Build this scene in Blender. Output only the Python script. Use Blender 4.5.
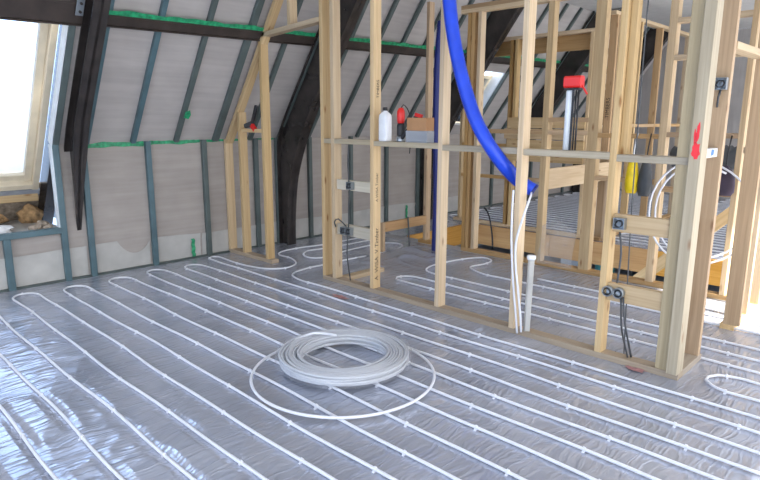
import bpy, bmesh, math, random
import numpy as np
from mathutils import Matrix, Vector

random.seed(7)
rng = np.random.default_rng(7)
for o in list(bpy.data.objects):
    bpy.data.objects.remove(o)
scene = bpy.context.scene
COL = scene.collection

# ------------------------------------------------------------------ camera
EYE = Vector((0.0, 0.0, 1.6))
YAW, PITCH, ROLL, FPX = 0.7989, 0.2018, 0.0038, 591.1
_cy, _sy, _cp, _sp = math.cos(YAW), math.sin(YAW), math.cos(PITCH), math.sin(PITCH)
FWD = Vector((_sy * _cp, _cy * _cp, -_sp))
_r = Vector((_cy, -_sy, 0.0))
_u = _r.cross(FWD)
RIGHT = math.cos(ROLL) * _r + math.sin(ROLL) * _u
UP = -math.sin(ROLL) * _r + math.cos(ROLL) * _u
cam = bpy.data.cameras.new('camera')
cam.sensor_width = 36.0
cam.lens = 36.0 * FPX / 760.0
cam.clip_start = 0.05
cam_ob = bpy.data.objects.new('camera', cam)
COL.objects.link(cam_ob)
m = Matrix((RIGHT, UP, -FWD)).transposed().to_4x4()
m.translation = EYE
cam_ob.matrix_world = m
scene.camera = cam_ob

# ------------------------------------------------------------------ world, sun, exposure
SKY = 2.3
SUN = 14.0
EXPOSURE = 0.6
world = bpy.data.worlds.new('sky')
scene.world = world
world.use_nodes = True
wn = world.node_tree.nodes
wl = world.node_tree.links
wn.clear()
w_out = wn.new('ShaderNodeOutputWorld')
w_bg = wn.new('ShaderNodeBackground')
w_tc = wn.new('ShaderNodeTexCoord')
w_sep = wn.new('ShaderNodeSeparateXYZ')
w_rmp = wn.new('ShaderNodeValToRGB')
w_rmp.color_ramp.elements[0].position = 0.46
w_rmp.color_ramp.elements[0].color = (0.56, 0.57, 0.56, 1)
w_rmp.color_ramp.elements[1].position = 0.54
w_rmp.color_ramp.elements[1].color = (0.90, 0.95, 1.0, 1)
w_map = wn.new('ShaderNodeMapRange')
w_map.inputs[1].default_value = -1.0
w_map.inputs[2].default_value = 1.0
wl.new(w_tc.outputs['Generated'], w_sep.inputs[0])
wl.new(w_sep.outputs['Z'], w_map.inputs[0])
wl.new(w_map.outputs[0], w_rmp.inputs[0])
w_dot = wn.new('ShaderNodeVectorMath')
w_dot.operation = 'DOT_PRODUCT'
w_dot.inputs[1].default_value = (-0.06, -0.64, 0.77)      # towards the sun
wl.new(w_tc.outputs['Generated'], w_dot.inputs[0])
w_sun = wn.new('ShaderNodeMapRange')
w_sun.inputs[1].default_value = -0.2
w_sun.inputs[2].default_value = 1.0
wl.new(w_dot.outputs['Value'], w_sun.inputs[0])
w_tint = wn.new('ShaderNodeValToRGB')
w_tint.color_ramp.elements[0].color = (0.62, 0.83, 1.22, 1)
w_tint.color_ramp.elements[1].color = (1.08, 1.0, 0.92, 1)
wl.new(w_sun.outputs[0], w_tint.inputs[0])
w_mul = wn.new('ShaderNodeMix')
w_mul.data_type = 'RGBA'
w_mul.blend_type = 'MULTIPLY'
w_mul.inputs['Factor'].default_value = 1.0
wl.new(w_rmp.outputs[0], w_mul.inputs['A'])
wl.new(w_tint.outputs[0], w_mul.inputs['B'])
wl.new(w_mul.outputs['Result'], w_bg.inputs[0])
w_bg.inputs[1].default_value = SKY
wl.new(w_bg.outputs[0], w_out.inputs[0])

sun = bpy.data.lights.new('sun', 'SUN')
sun.energy = SUN
sun.angle = math.radians(1.5)
sun.color = (1.0, 0.95, 0.86)
sun_ob = bpy.data.objects.new('sun', sun)
COL.objects.link(sun_ob)
SUN_DIR = Vector((0.06, 0.64, -0.77)).normalized()
sun_ob.rotation_euler = SUN_DIR.to_track_quat('-Z', 'Y').to_euler()
sun_ob.location = (6, -8, 10)

vs = scene.view_settings
vs.view_transform = 'Standard'
vs.look = 'None'
vs.gamma = 1.0
vs.use_curve_mapping = False
vs.exposure = EXPOSURE


# ------------------------------------------------------------------ measuring helpers (photo pixel -> point on a real plane)
def _ray(px, py):
    return RIGHT * ((px - 380) / FPX) + UP * (-(py - 240) / FPX) + FWD


def on_z(px, py, z=0.0):
    d = _ray(px, py)
    return EYE + d * ((z - EYE.z) / d.z)


def on_x(px, py, x):
    d = _ray(px, py)
    return EYE + d * (x / d.x)


def on_y(px, py, y):
    d = _ray(px, py)
    return EYE + d * (y / d.y)


# ------------------------------------------------------------------ materials
def new_mat(name):
    mt = bpy.data.materials.new(name)
    mt.use_nodes = True
    nt = mt.node_tree
    b = nt.nodes['Principled BSDF']
    return mt, nt, b


def N(nt, kind, **kw):
    n = nt.nodes.new(kind)
    for k, v in kw.items():
        setattr(n, k, v)
    return n


def ramp(nt, stops):
    n = nt.nodes.new('ShaderNodeValToRGB')
    e = n.color_ramp.elements
    while len(e) < len(stops):
        e.new(0.5)
    for i, (p, c) in enumerate(stops):
        e[i].position = p
        e[i].color = (c[0], c[1], c[2], 1)
    return n


def plain(name, col, rough=0.6, metal=0.0, var=0.12, scale=8.0, spec=0.5, bump=0.0):
    mt, nt, b = new_mat(name)
    tc = N(nt, 'ShaderNodeTexCoord')
    no = N(nt, 'ShaderNodeTexNoise')
    no.inputs['Scale'].default_value = scale
    no.inputs['Detail'].default_value = 5
    nt.links.new(tc.outputs['Object'], no.inputs['Vector'])
    lo = tuple(max(0, c * (1 - var)) for c in col)
    hi = tuple(min(1, c * (1 + var)) for c in col)
    r = ramp(nt, [(0.3, lo), (0.7, hi)])
    nt.links.new(no.outputs['Fac'], r.inputs[0])
    nt.links.new(r.outputs[0], b.inputs['Base Color'])
    b.inputs['Roughness'].default_value = rough
    b.inputs['Metallic'].default_value = metal
    b.inputs['Specular IOR Level'].default_value = spec
    if bump:
        bp = N(nt, 'ShaderNodeBump')
        bp.inputs['Strength'].default_value = bump
        bp.inputs['Distance'].default_value = 0.004
        nt.links.new(no.outputs['Fac'], bp.inputs['Height'])
        nt.links.new(bp.outputs[0], b.inputs['Normal'])
    return mt


def pine(name, light, dark, knot=(0.25, 0.12, 0.045)):
    """sawn softwood: grain runs along the local z axis, knots, a tint of its own per piece"""
    mt, nt, b = new_mat(name)
    L = nt.links.new
    tc = N(nt, 'ShaderNodeTexCoord')
    oi = N(nt, 'ShaderNodeObjectInfo')
    off = N(nt, 'ShaderNodeVectorMath', operation='SCALE')
    cmb = N(nt, 'ShaderNodeCombineXYZ')
    for i in range(3):
        L(oi.outputs['Random'], cmb.inputs[i])
    L(cmb.outputs[0], off.inputs[0])
    off.inputs['Scale'].default_value = 23.0
    add = N(nt, 'ShaderNodeVectorMath', operation='ADD')
    L(tc.outputs['Object'], add.inputs[0])
    L(off.outputs[0], add.inputs[1])
    mp = N(nt, 'ShaderNodeMapping')
    mp.inputs['Scale'].default_value = (55, 55, 1.6)
    L(add.outputs[0], mp.inputs[0])
    no = N(nt, 'ShaderNodeTexNoise')
    no.inputs['Scale'].default_value = 1.0
    no.inputs['Detail'].default_value = 4
    no.inputs['Distortion'].default_value = 0.8
    L(mp.outputs[0], no.inputs['Vector'])
    mp2 = N(nt, 'ShaderNodeMapping')
    mp2.inputs['Scale'].default_value = (9, 9, 0.8)
    L(add.outputs[0], mp2.inputs[0])
    no2 = N(nt, 'ShaderNodeTexNoise')
    no2.inputs['Scale'].default_value = 1.0
    no2.inputs['Detail'].default_value = 2
    L(mp2.outputs[0], no2.inputs['Vector'])
    mixf = N(nt, 'ShaderNodeMath', operation='ADD')
    h1 = N(nt, 'ShaderNodeMath', operation='MULTIPLY')
    h1.inputs[1].default_value = 0.55
    L(no.outputs['Fac'], h1.inputs[0])
    h2 = N(nt, 'ShaderNodeMath', operation='MULTIPLY')
    h2.inputs[1].default_value = 0.45
    L(no2.outputs['Fac'], h2.inputs[0])
    L(h1.outputs[0], mixf.inputs[0])
    L(h2.outputs[0], mixf.inputs[1])
    r = ramp(nt, [(0.34, dark), (0.62, light)])
    L(mixf.outputs[0], r.inputs[0])
    # knots
    mk = N(nt, 'ShaderNodeMapping')
    mk.inputs['Scale'].default_value = (9, 9, 2.8)
    L(add.outputs[0], mk.inputs[0])
    vo = N(nt, 'ShaderNodeTexVoronoi')
    vo.inputs['Scale'].default_value = 1.0
    L(mk.outputs[0], vo.inputs['Vector'])
    rk = ramp(nt, [(0.04, (0.9, 0.9, 0.9)), (0.14, (0, 0, 0))])
    L(vo.outputs['Distance'], rk.inputs[0])
    mx = N(nt, 'ShaderNodeMix', data_type='RGBA')
    L(rk.outputs[0], mx.inputs['Factor'])
    L(r.outputs[0], mx.inputs['A'])
    mx.inputs['B'].default_value = (*knot, 1)
    # tint per piece
    hs = N(nt, 'ShaderNodeHueSaturation')
    mr = N(nt, 'ShaderNodeMapRange')
    mr.inputs[3].default_value = 0.86
    mr.inputs[4].default_value = 1.12
    L(oi.outputs['Random'], mr.inputs[0])
    L(mr.outputs[0], hs.inputs['Value'])
    sm = N(nt, 'ShaderNodeMath', operation='MULTIPLY_ADD')
    fr = N(nt, 'ShaderNodeMath', operation='FRACT')
    m7 = N(nt, 'ShaderNodeMath', operation='MULTIPLY')
    m7.inputs[1].default_value = 7.31
    L(oi.outputs['Random'], m7.inputs[0])
    L(m7.outputs[0], fr.inputs[0])
    L(fr.outputs[0], sm.inputs[0])
    sm.inputs[1].default_value = 0.35
    sm.inputs[2].default_value = 0.80
    L(sm.outputs[0], hs.inputs['Saturation'])
    L(mx.outputs['Result'], hs.inputs['Color'])
    L(hs.outputs[0], b.inputs['Base Color'])
    b.inputs['Roughness'].default_value = 0.62
    b.inputs['Specular IOR Level'].default_value = 0.3
    bp = N(nt, 'ShaderNodeBump')
    bp.inputs['Strength'].default_value = 0.12
    bp.inputs['Distance'].default_value = 0.002
    L(no.outputs['Fac'], bp.inputs['Height'])
    L(bp.outputs[0], b.inputs['Normal'])
    return mt


M = {}
M['pine'] = pine('pine', (0.61, 0.45, 0.26), (0.46, 0.315, 0.16))
M['pine_grey'] = pine('pine_weathered', (0.45, 0.375, 0.255), (0.34, 0.275, 0.175))
M['pine_pale'] = pine('pale_grey_pine', (0.60, 0.55, 0.45), (0.49, 0.44, 0.35))
M['plate'] = pine('dusty_floor_plate', (0.42, 0.34, 0.25), (0.30, 0.24, 0.18))
M['pine_brown'] = pine('pine_brown', (0.50, 0.33, 0.17), (0.36, 0.22, 0.10))
M['osb'] = pine('orange_board', (0.60, 0.34, 0.11), (0.46, 0.23, 0.06), knot=(0.34, 0.17, 0.05))
M['steel'] = plain('dark_painted_steel', (0.034, 0.028, 0.025), rough=0.27, var=0.35, scale=5, spec=0.6)
M['purlin'] = plain('brown_black_steel', (0.045, 0.033, 0.027), rough=0.45, var=0.35, scale=6)
M['stud_metal'] = plain('blue_grey_metal', (0.075, 0.135, 0.155), rough=0.42, var=0.25, scale=4)
M['stud_metal_dark'] = plain('grey_green_metal', (0.085, 0.11, 0.105), rough=0.5, var=0.25, scale=4)
M['bright_metal'] = plain('bright_galvanised', (0.72, 0.76, 0.78), rough=0.35, var=0.08)
M['tape'] = plain('green_tape', (0.02, 0.30, 0.13), rough=0.35, var=0.45, scale=25, bump=0.6)
M['membrane'] = plain('white_membrane', (0.46, 0.45, 0.42), rough=0.6, var=0.14, scale=4, bump=0.4)
M['film_clear'] = None
M['white_plastic'] = plain('white_plastic', (0.80, 0.81, 0.82), rough=0.35, var=0.05)
M['pipe'] = plain('white_pipe_plastic', (0.72, 0.73, 0.77), rough=0.3, var=0.04)
M['blue'] = plain('blue_hose', (0.014, 0.070, 0.66), rough=0.35, var=0.12)
M['navy'] = plain('navy_hose', (0.008, 0.016, 0.15), rough=0.4, var=0.12)
M['black'] = plain('black_rubber', (0.018, 0.018, 0.020), rough=0.5, var=0.2)
M['cable'] = plain('grey_cable', (0.06, 0.065, 0.07), rough=0.5, var=0.2)
M['zinc'] = plain('zinc_box', (0.32, 0.35, 0.37), rough=0.3, metal=0.7, var=0.2)
M['red'] = plain('red_plastic', (0.72, 0.02, 0.015), rough=0.35, var=0.1)
M['yellow'] = plain('yellow_plastic', (0.86, 0.62, 0.01), rough=0.4, var=0.12, scale=14)
M['card'] = plain('cardboard', (0.42, 0.22, 0.10), rough=0.8, var=0.12)
M['wool'] = plain('mineral_wool', (0.40, 0.25, 0.12), rough=0.95, var=0.45, scale=18, bump=1.0)
M['rubble'] = plain('white_rubble', (0.74, 0.74, 0.73), rough=0.9, var=0.18, scale=14, bump=0.8)
M['crumb'] = plain('grey_brown_crumbs', (0.38, 0.31, 0.24), rough=0.9, var=0.4, scale=22, bump=1.0)
M['cream'] = plain('cream_painted_wood', (0.70, 0.61, 0.45), rough=0.45, var=0.08)
M['lead'] = plain('grey_flashing', (0.30, 0.32, 0.35), rough=0.4, var=0.15)
M['slab'] = plain('grey_floor_insulation', (0.40, 0.40, 0.41), rough=0.7, var=0.12)
M['plaster'] = plain('pale_plasterboard', (0.58, 0.57, 0.55), rough=0.85, var=0.06)
M['ink'] = plain('black_ink', (0.02, 0.018, 0.016), rough=0.7, var=0.3)
M['redpaint'] = plain('red_spray_paint', (0.78, 0.03, 0.04), rough=0.6, var=0.15)
M['pinkchalk'] = plain('faded_red_marking', (0.40, 0.20, 0.20), rough=0.5, var=0.35, scale=30)
M['bluepaint'] = plain('blue_ink_mark', (0.04, 0.16, 0.75), rough=0.5, var=0.2)
M['teal'] = plain('teal_plastic', (0.10, 0.42, 0.40), rough=0.4, var=0.1)
M['plum'] = plain('dark_plum_fabric', (0.05, 0.035, 0.055), rough=0.8, var=0.25)


def board_mat(name, ca, cb):
    mt, nt, b = new_mat(name)
    L = nt.links.new
    tc = N(nt, 'ShaderNodeTexCoord')
    oi = N(nt, 'ShaderNodeObjectInfo')
    cmb = N(nt, 'ShaderNodeCombineXYZ')
    L(oi.outputs['Random'], cmb.inputs[0])
    sc = N(nt, 'ShaderNodeVectorMath', operation='SCALE')
    sc.inputs['Scale'].default_value = 17
    L(cmb.outputs[0], sc.inputs[0])
    ad = N(nt, 'ShaderNodeVectorMath', operation='ADD')
    L(tc.outputs['Object'], ad.inputs[0])
    L(sc.outputs[0], ad.inputs[1])
    mp = N(nt, 'ShaderNodeMapping')
    mp.inputs['Scale'].default_value = (1.2, 1.2, 20)
    L(ad.outputs[0], mp.inputs[0])
    n1 = N(nt, 'ShaderNodeTexNoise')
    n1.inputs['Scale'].default_value = 1
    n1.inputs['Detail'].default_value = 3
    L(mp.outputs[0], n1.inputs[0])
    n2 = N(nt, 'ShaderNodeTexNoise')
    n2.inputs['Scale'].default_value = 3.0
    n2.inputs['Detail'].default_value = 4
    L(ad.outputs[0], n2.inputs[0])
    mu = N(nt, 'ShaderNodeMath', operation='ADD')
    L(n1.outputs['Fac'], mu.inputs[0])
    L(n2.outputs['Fac'], mu.inputs[1])
    r = ramp(nt, [(0.36, ca), (0.64, cb)])
    hf = N(nt, 'ShaderNodeMath', operation='MULTIPLY')
    hf.inputs[1].default_value = 0.5
    L(mu.outputs[0], hf.inputs[0])
    L(hf.outputs[0], r.inputs[0])
    L(r.outputs[0], b.inputs['Base Color'])
    b.inputs['Roughness'].default_value = 0.55
    b.inputs['Specular IOR Level'].default_value = 0.35
    bp = N(nt, 'ShaderNodeBump')
    bp.inputs['Strength'].default_value = 0.35
    bp.inputs['Distance'].default_value = 0.006
    L(n1.outputs['Fac'], bp.inputs['Height'])
    L(bp.outputs[0], b.inputs['Normal'])
    return mt


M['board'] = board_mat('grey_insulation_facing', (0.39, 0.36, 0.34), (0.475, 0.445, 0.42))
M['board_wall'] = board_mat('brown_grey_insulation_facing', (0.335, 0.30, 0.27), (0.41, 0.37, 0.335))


def film_mat():
    mt, nt, b = new_mat('crinkled_floor_film')
    L = nt.links.new
    tc = N(nt, 'ShaderNodeTexCoord')
    # warp
    wn_ = N(nt, 'ShaderNodeTexNoise')
    wn_.inputs['Scale'].default_value = 2.2
    wn_.inputs['Detail'].default_value = 3
    L(tc.outputs['Object'], wn_.inputs[0])
    wv = N(nt, 'ShaderNodeVectorMath', operation='SCALE')
    wv.inputs['Scale'].default_value = 0.22
    L(wn_.outputs['Color'], wv.inputs[0])
    ad = N(nt, 'ShaderNodeVectorMath', operation='ADD')
    L(tc.outputs['Object'], ad.inputs[0])
    L(wv.outputs[0], ad.inputs[1])

    def crease(sx, sy, rot, w0, w1):
        mp = N(nt, 'ShaderNodeMapping')
        mp.inputs['Scale'].default_value = (sx, sy, 1)
        mp.inputs['Rotation'].default_value = (0, 0, rot)
        L(ad.outputs[0], mp.inputs[0])
        n = N(nt, 'ShaderNodeTexNoise')
        n.inputs['Scale'].default_value = 1
        n.inputs['Detail'].default_value = 1.2
        n.inputs['Distortion'].default_value = 0.0
        L(mp.outputs[0], n.inputs[0])
        s = N(nt, 'ShaderNodeMath', operation='SUBTRACT')
        s.inputs[1].default_value = 0.5
        L(n.outputs['Fac'], s.inputs[0])
        a = N(nt, 'ShaderNodeMath', operation='ABSOLUTE')
        L(s.outputs[0], a.inputs[0])
        r = ramp(nt, [(w0, (1, 1, 1)), (w1, (0, 0, 0))])
        L(a.outputs[0], r.inputs[0])
        return r.outputs[0]
    c1 = crease(1.6, 17, 0.75, 0.0, 0.09)
    c2 = crease(2.0, 12, -0.10, 0.0, 0.07)
    c3 = crease(4.0, 30, 1.15, 0.0, 0.12)
    a1 = N(nt, 'ShaderNodeMath', operation='ADD')
    L(c1, a1.inputs[0])
    L(c2, a1.inputs[1])
    a2 = N(nt, 'ShaderNodeMath', operation='MULTIPLY_ADD')
    L(c3, a2.inputs[0])
    a2.inputs[1].default_value = 0.22
    L(a1.outputs[0], a2.inputs[2])
    bp = N(nt, 'ShaderNodeBump')
    bp.inputs['Strength'].default_value = 0.45
    bp.inputs['Distance'].default_value = 0.0045
    L(a2.outputs[0], bp.inputs['Height'])
    L(bp.outputs[0], b.inputs['Normal'])
    n3 = N(nt, 'ShaderNodeTexNoise')
    n3.inputs['Scale'].default_value = 1.3
    n3.inputs['Detail'].default_value = 5
    L(tc.outputs['Object'], n3.inputs[0])
    r3 = ramp(nt, [(0.35, (0.40, 0.43, 0.51)), (0.65, (0.52, 0.55, 0.635))])
    L(n3.outputs['Fac'], r3.inputs[0])
    L(r3.outputs[0], b.inputs['Base Color'])
    b.inputs['Metallic'].default_value = 0.45
    b.inputs['Roughness'].default_value = 0.17
    b.inputs['Specular IOR Level'].default_value = 0.7
    return mt


M['film'] = film_mat()


def clear_mat(name, alpha, col, rough=0.2):
    mt = bpy.data.materials.new(name)
    mt.use_nodes = True
    nt = mt.node_tree
    nt.nodes.clear()
    o = N(nt, 'ShaderNodeOutputMaterial')
    tr = N(nt, 'ShaderNodeBsdfTransparent')
    pb = N(nt, 'ShaderNodeBsdfPrincipled')
    pb.inputs['Base Color'].default_value = (*col, 1)
    pb.inputs['Roughness'].default_value = rough
    mx = N(nt, 'ShaderNodeMixShader')
    mx.inputs[0].default_value = alpha
    nt.links.new(tr.outputs[0], mx.inputs[1])
    nt.links.new(pb.outputs[0], mx.inputs[2])
    nt.links.new(mx.outputs[0], o.inputs[0])
    return mt


M['wrap'] = clear_mat('clear_shrink_wrap', 0.15, (0.70, 0.72, 0.76), 0.16)
M['drape'] = clear_mat('clear_polythene', 0.28, (0.65, 0.62, 0.58), 0.15)
M['coil'] = clear_mat('translucent_pipe', 0.80, (0.62, 0.64, 0.68), 0.25)
M['tub'] = clear_mat('clear_tub', 0.5, (0.45, 0.47, 0.5), 0.2)


def glass_mat():
    mt = bpy.data.materials.new('window_glass')
    mt.use_nodes = True
    nt = mt.node_tree
    nt.nodes.clear()
    o = N(nt, 'ShaderNodeOutputMaterial')
    tr = N(nt, 'ShaderNodeBsdfTransparent')
    gl = N(nt, 'ShaderNodeBsdfGlossy')
    gl.inputs['Roughness'].default_value = 0.02
    fr = N(nt, 'ShaderNodeFresnel')
    fr.inputs[0].default_value = 1.45
    mx = N(nt, 'ShaderNodeMixShader')
    nt.links.new(fr.outputs[0], mx.inputs[0])
    nt.links.new(tr.outputs[0], mx.inputs[1])
    nt.links.new(gl.outputs[0], mx.inputs[2])
    nt.links.new(mx.outputs[0], o.inputs[0])
    return mt


M['glass'] = glass_mat()

# ------------------------------------------------------------------ object helpers
WM = {}            # world matrix of every object made here


def tag(o, label=None, cat=None, group=None, kind=None):
    if label:
        o['label'] = label
    if cat:
        o['category'] = cat
    if group:
        o['group'] = group
    if kind:
        o['kind'] = kind
    return o


def place(o, world, parent=None):
    COL.objects.link(o)
    if parent is not None:
        o.parent = parent
        o.matrix_basis = WM[parent.name].inverted() @ world
    else:
        o.matrix_basis = world
    WM[o.name] = world.copy()
    return o


def thing(name, loc, label=None, cat=None, group=None, kind=None):
    o = bpy.data.objects.new(name, None)
    o.empty_display_size = 0.1
    place(o, Matrix.Translation(Vector(loc)))
    return tag(o, label, cat, group, kind)


def mesh_ob(name, verts, faces, mat, parent=None, world=None, smooth=False):
    """verts in world space, re-based onto the object's own origin"""
    vs_ = [Vector(v) for v in verts]
    if world is None:
        lo = Vector((min(v.x for v in vs_), min(v.y for v in vs_), min(v.z for v in vs_)))
        hi = Vector((max(v.x for v in vs_), max(v.y for v in vs_), max(v.z for v in vs_)))
        c = (lo + hi) / 2
        c.z = lo.z
        world = Matrix.Translation(c)
    inv = world.inverted()
    me = bpy.data.meshes.new(name)
    me.from_pydata([tuple(inv @ v) for v in vs_], [], faces)
    if smooth:
        me.polygons.foreach_set('use_smooth', [True] * len(me.polygons))
    me.materials.append(mat)
    o = bpy.data.objects.new(name, me)
    return place(o, world, parent)


_cache = {}


def beam_mesh(w, t, L, mat, ch):
    key = (round(w, 4), round(t, 4), round(L, 3), mat.name, ch)
    if key in _cache:
        return _cache[key]
    a, b = w / 2, t / 2
    ring = [(-a + ch, -b), (a - ch, -b), (a, -b + ch), (a, b - ch), (a - ch, b), (-a + ch, b), (-a, b - ch), (-a, -b + ch)]
    v = [(x, y, 0) for x, y in ring] + [(x, y, L) for x, y in ring]
    f = [tuple(range(7, -1, -1)), tuple(range(8, 16))]
    f += [(i, (i + 1) % 8, 8 + (i + 1) % 8, 8 + i) for i in range(8)]
    me = bpy.data.meshes.new('beam')
    me.from_pydata(v, [], f)
    me.materials.append(mat)
    _cache[key] = me
    return me


def beam(name, parent, p0, p1, u, w, t, mat, ch=0.0025):
    """squared timber from p0 to p1 (centre line); w along u, t across"""
    p0, p1 = Vector(p0), Vector(p1)
    a = p1 - p0
    L = a.length
    a.normalize()
    u = Vector(u)
    u = (u - a * u.dot(a)).normalized()
    v = a.cross(u)
    world = Matrix((u, v, a)).transposed().to_4x4()
    world.translation = p0
    o = bpy.data.objects.new(name, beam_mesh(w, t, L, mat, min(ch, w / 4, t / 4)))
    return place(o, world, parent)


def block(name, parent, lo, hi, mat, ch=0.0025):
    """axis-aligned piece, its grain along the longest side"""
    lo, hi = Vector(lo), Vector(hi)
    d = hi - lo
    c = (lo + hi) / 2
    k = max(range(3), key=lambda i: d[i])
    p0, p1 = c.copy(), c.copy()
    p0[k], p1[k] = lo[k], hi[k]
    j = (k + 1) % 3
    l = (k + 2) % 3
    u = Vector((0, 0, 0))
    u[j] = 1
    return beam(name, parent, p0, p1, u, d[j], d[l], mat, ch)


def catmull(pts, step=0.04, closed=False):
    P = [Vector(p) for p in pts]
    n = len(P)
    out = []
    rng_ = range(n) if closed else range(n - 1)
    for i in rng_:
        p1, p2 = P[i], P[(i + 1) % n]
        p0 = P[(i - 1) % n] if closed or i > 0 else p1 * 2 - p2
        p3 = P[(i + 2) % n] if closed or i + 2 < n else p2 * 2 - p1
        k = max(1, int((p2 - p1).length / step))
        for q in range(k):
            t = q / k
            out.append(0.5 * ((2 * p1) + (p2 - p0) * t + (2 * p0 - 5 * p1 + 4 * p2 - p3) * t * t + (3 * p1 - p0 - 3 * p2 + p3) * t ** 3))
    if not closed:
        out.append(P[-1].copy())
    return out


def tube_data(pts, r, sides=8, closed=False, rad=None):
    n = len(pts)
    V, F = [], []
    t0 = (pts[1] - pts[0]).normalized()
    ref = Vector((0, 0, 1)) if abs(t0.z) < 0.9 else Vector((1, 0, 0))
    nrm = (ref - t0 * ref.dot(t0)).normalized()
    for i in range(n):
        a = pts[(i - 1) % n] if closed or i > 0 else pts[i]
        b = pts[(i + 1) % n] if closed or i < n - 1 else pts[i]
        t = (b - a).normalized()
        nrm = (nrm - t * nrm.dot(t)).normalized()
        bi = t.cross(nrm)
        rr = rad[i] if rad else r
        for k in range(sides):
            an = 2 * math.pi * k / sides
            V.append(pts[i] + nrm * (rr * math.cos(an)) + bi * (rr * math.sin(an)))
    rngi = n if closed else n - 1
    for i in range(rngi):
        for k in range(sides):
            a = i * sides + k
            b = i * sides + (k + 1) % sides
            c = ((i + 1) % n) * sides + (k + 1) % sides
            d = ((i + 1) % n) * sides + k
            F.append((a, b, c, d))
    if not closed:
        F.append(tuple(range(sides - 1, -1, -1)))
        F.append(tuple((n - 1) * sides + k for k in range(sides)))
    return V, F


def tube(name, parent, pts, r, mat, sides=8, closed=False, rad=None):
    V, F = tube_data(pts, r, sides, closed, rad)
    return mesh_ob(name, V, F, mat, parent, smooth=True)


def lathe(name, parent, base, prof, mat, sides=20, axis=(0, 0, 1)):
    """prof: list of (radius, height) above base along axis"""
    base = Vector(base)
    ax = Vector(axis).normalized()
    e1 = ax.orthogonal().normalized()
    e2 = ax.cross(e1)
    V, F = [], []
    for r, h in prof:
        for k in range(sides):
            an = 2 * math.pi * k / sides
            V.append(base + ax * h + (e1 * math.cos(an) + e2 * math.sin(an)) * max(r, 1e-4))
    for i in range(len(prof) - 1):
        for k in range(sides):
            F.append((i * sides + k, i * sides + (k + 1) % sides, (i + 1) * sides + (k + 1) % sides, (i + 1) * sides + k))
    F.append(tuple(range(sides - 1, -1, -1)))
    F.append(tuple((len(prof) - 1) * sides + k for k in range(sides)))
    o = mesh_ob(name, V, F, mat, parent)
    for p in o.data.polygons:
        p.use_smooth = len(p.vertices) == 4
    return o


def prism_x(name, parent, poly, x0, x1, mat):
    """poly in (y, z), extruded along x"""
    n = len(poly)
    V = [(x0, y, z) for y, z in poly] + [(x1, y, z) for y, z in poly]
    F = [tuple(range(n)), tuple(range(2 * n - 1, n - 1, -1))]
    F += [((i + 1) % n, i, n + i, n + (i + 1) % n) for i in range(n)]
    return mesh_ob(name, V, F, mat, parent)


def text_ob(name, parent, s, size, origin, right, up, mat):
    """flat print, words laid along `right` on a surface"""
    cu = bpy.data.curves.new(name, 'FONT')
    cu.body = s
    cu.size = size
    cu.extrude = 0.0004
    tmp = bpy.data.objects.new(name, cu)
    COL.objects.link(tmp)
    dg = bpy.context.evaluated_depsgraph_get()
    me = bpy.data.meshes.new_from_object(tmp.evaluated_get(dg))
    bpy.data.objects.remove(tmp)
    bpy.data.curves.remove(cu)
    me.materials.clear()
    me.materials.append(mat)
    r = Vector(right).normalized()
    u = Vector(up).normalized()
    w = Matrix((r, u, r.cross(u))).transposed().to_4x4()
    w.translation = Vector(origin)
    o = bpy.data.objects.new(name, me)
    return place(o, w, parent)


# smooth value noise on arrays
_tab = rng.random((257, 257))


def vnoise(x, y):
    xi = np.floor(x).astype(int)
    yi = np.floor(y).astype(int)
    fx = x - xi
    fy = y - yi
    fx = fx * fx * (3 - 2 * fx)
    fy = fy * fy * (3 - 2 * fy)
    a = _tab[xi % 256, yi % 256]
    b = _tab[(xi + 1) % 256, yi % 256]
    c = _tab[xi % 256, (yi + 1) % 256]
    d = _tab[(xi + 1) % 256, (yi + 1) % 256]
    return (a * (1 - fx) + b * fx) * (1 - fy) + (c * (1 - fx) + d * fx) * fy


def ridge(x, y, p=4):
    return (1 - np.abs(2 * vnoise(x, y) - 1)) ** p


# ------------------------------------------------------------------ setting: floor
WALL_Y = 6.25
SL = 1.40                       # rise of the roof slope per metre of y
KNEE = 1.35


def slope_y(z, off=0.0):
    return WALL_Y + off - (z - KNEE) / SL


FAR_X = 14.0
floor = thing('floor', (3, 2, -0.12), kind='structure')
for lo, hi in (((-3, -3.5, -0.12), (6.02, 6.9, 0)), ((7.5, -3.5, -0.12), (FAR_X, 6.9, 0)),
               ((6.02, 5.35, -0.12), (7.5, 6.9, 0)), ((6.02, -3.5, -0.12), (7.5, 1.15, 0))):
    block('floor_slab', floor, lo, hi, M['slab'], ch=0.001)
# boards facing the stairwell
yb = 1.15
for k, ye in enumerate((2.55, 3.95, 5.35)):
    block('fascia_board', floor, (7.455, yb + 0.004, -0.28), (7.498, ye - 0.004, 0.02), M['osb'])
    yb = ye
block('fascia_board', floor, (6.03, 5.305, -0.28), (7.45, 5.345, 0.02), M['osb'])
block('fascia_board', floor, (6.03, 1.155, -0.28), (7.45, 1.195, 0.02), M['osb'])
# storey below, seen down the stairwell
lower = block('floor_lower', None, (5.6, 0.2, -0.95), (11.0, 6.6, -0.85), M['slab'], ch=0.002)
tag(lower, kind='structure')
lw = block('wall_lower', None, (10.9, 0.2, -0.85), (11.0, 6.6, -0.15), M['plaster'], ch=0.002)
tag(lw, kind='structure')
lw2 = block('wall_lower', None, (5.6, 6.6, -0.85), (11.0, 6.7, -0.13), M['plaster'], ch=0.002)
tag(lw2, kind='structure')

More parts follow.
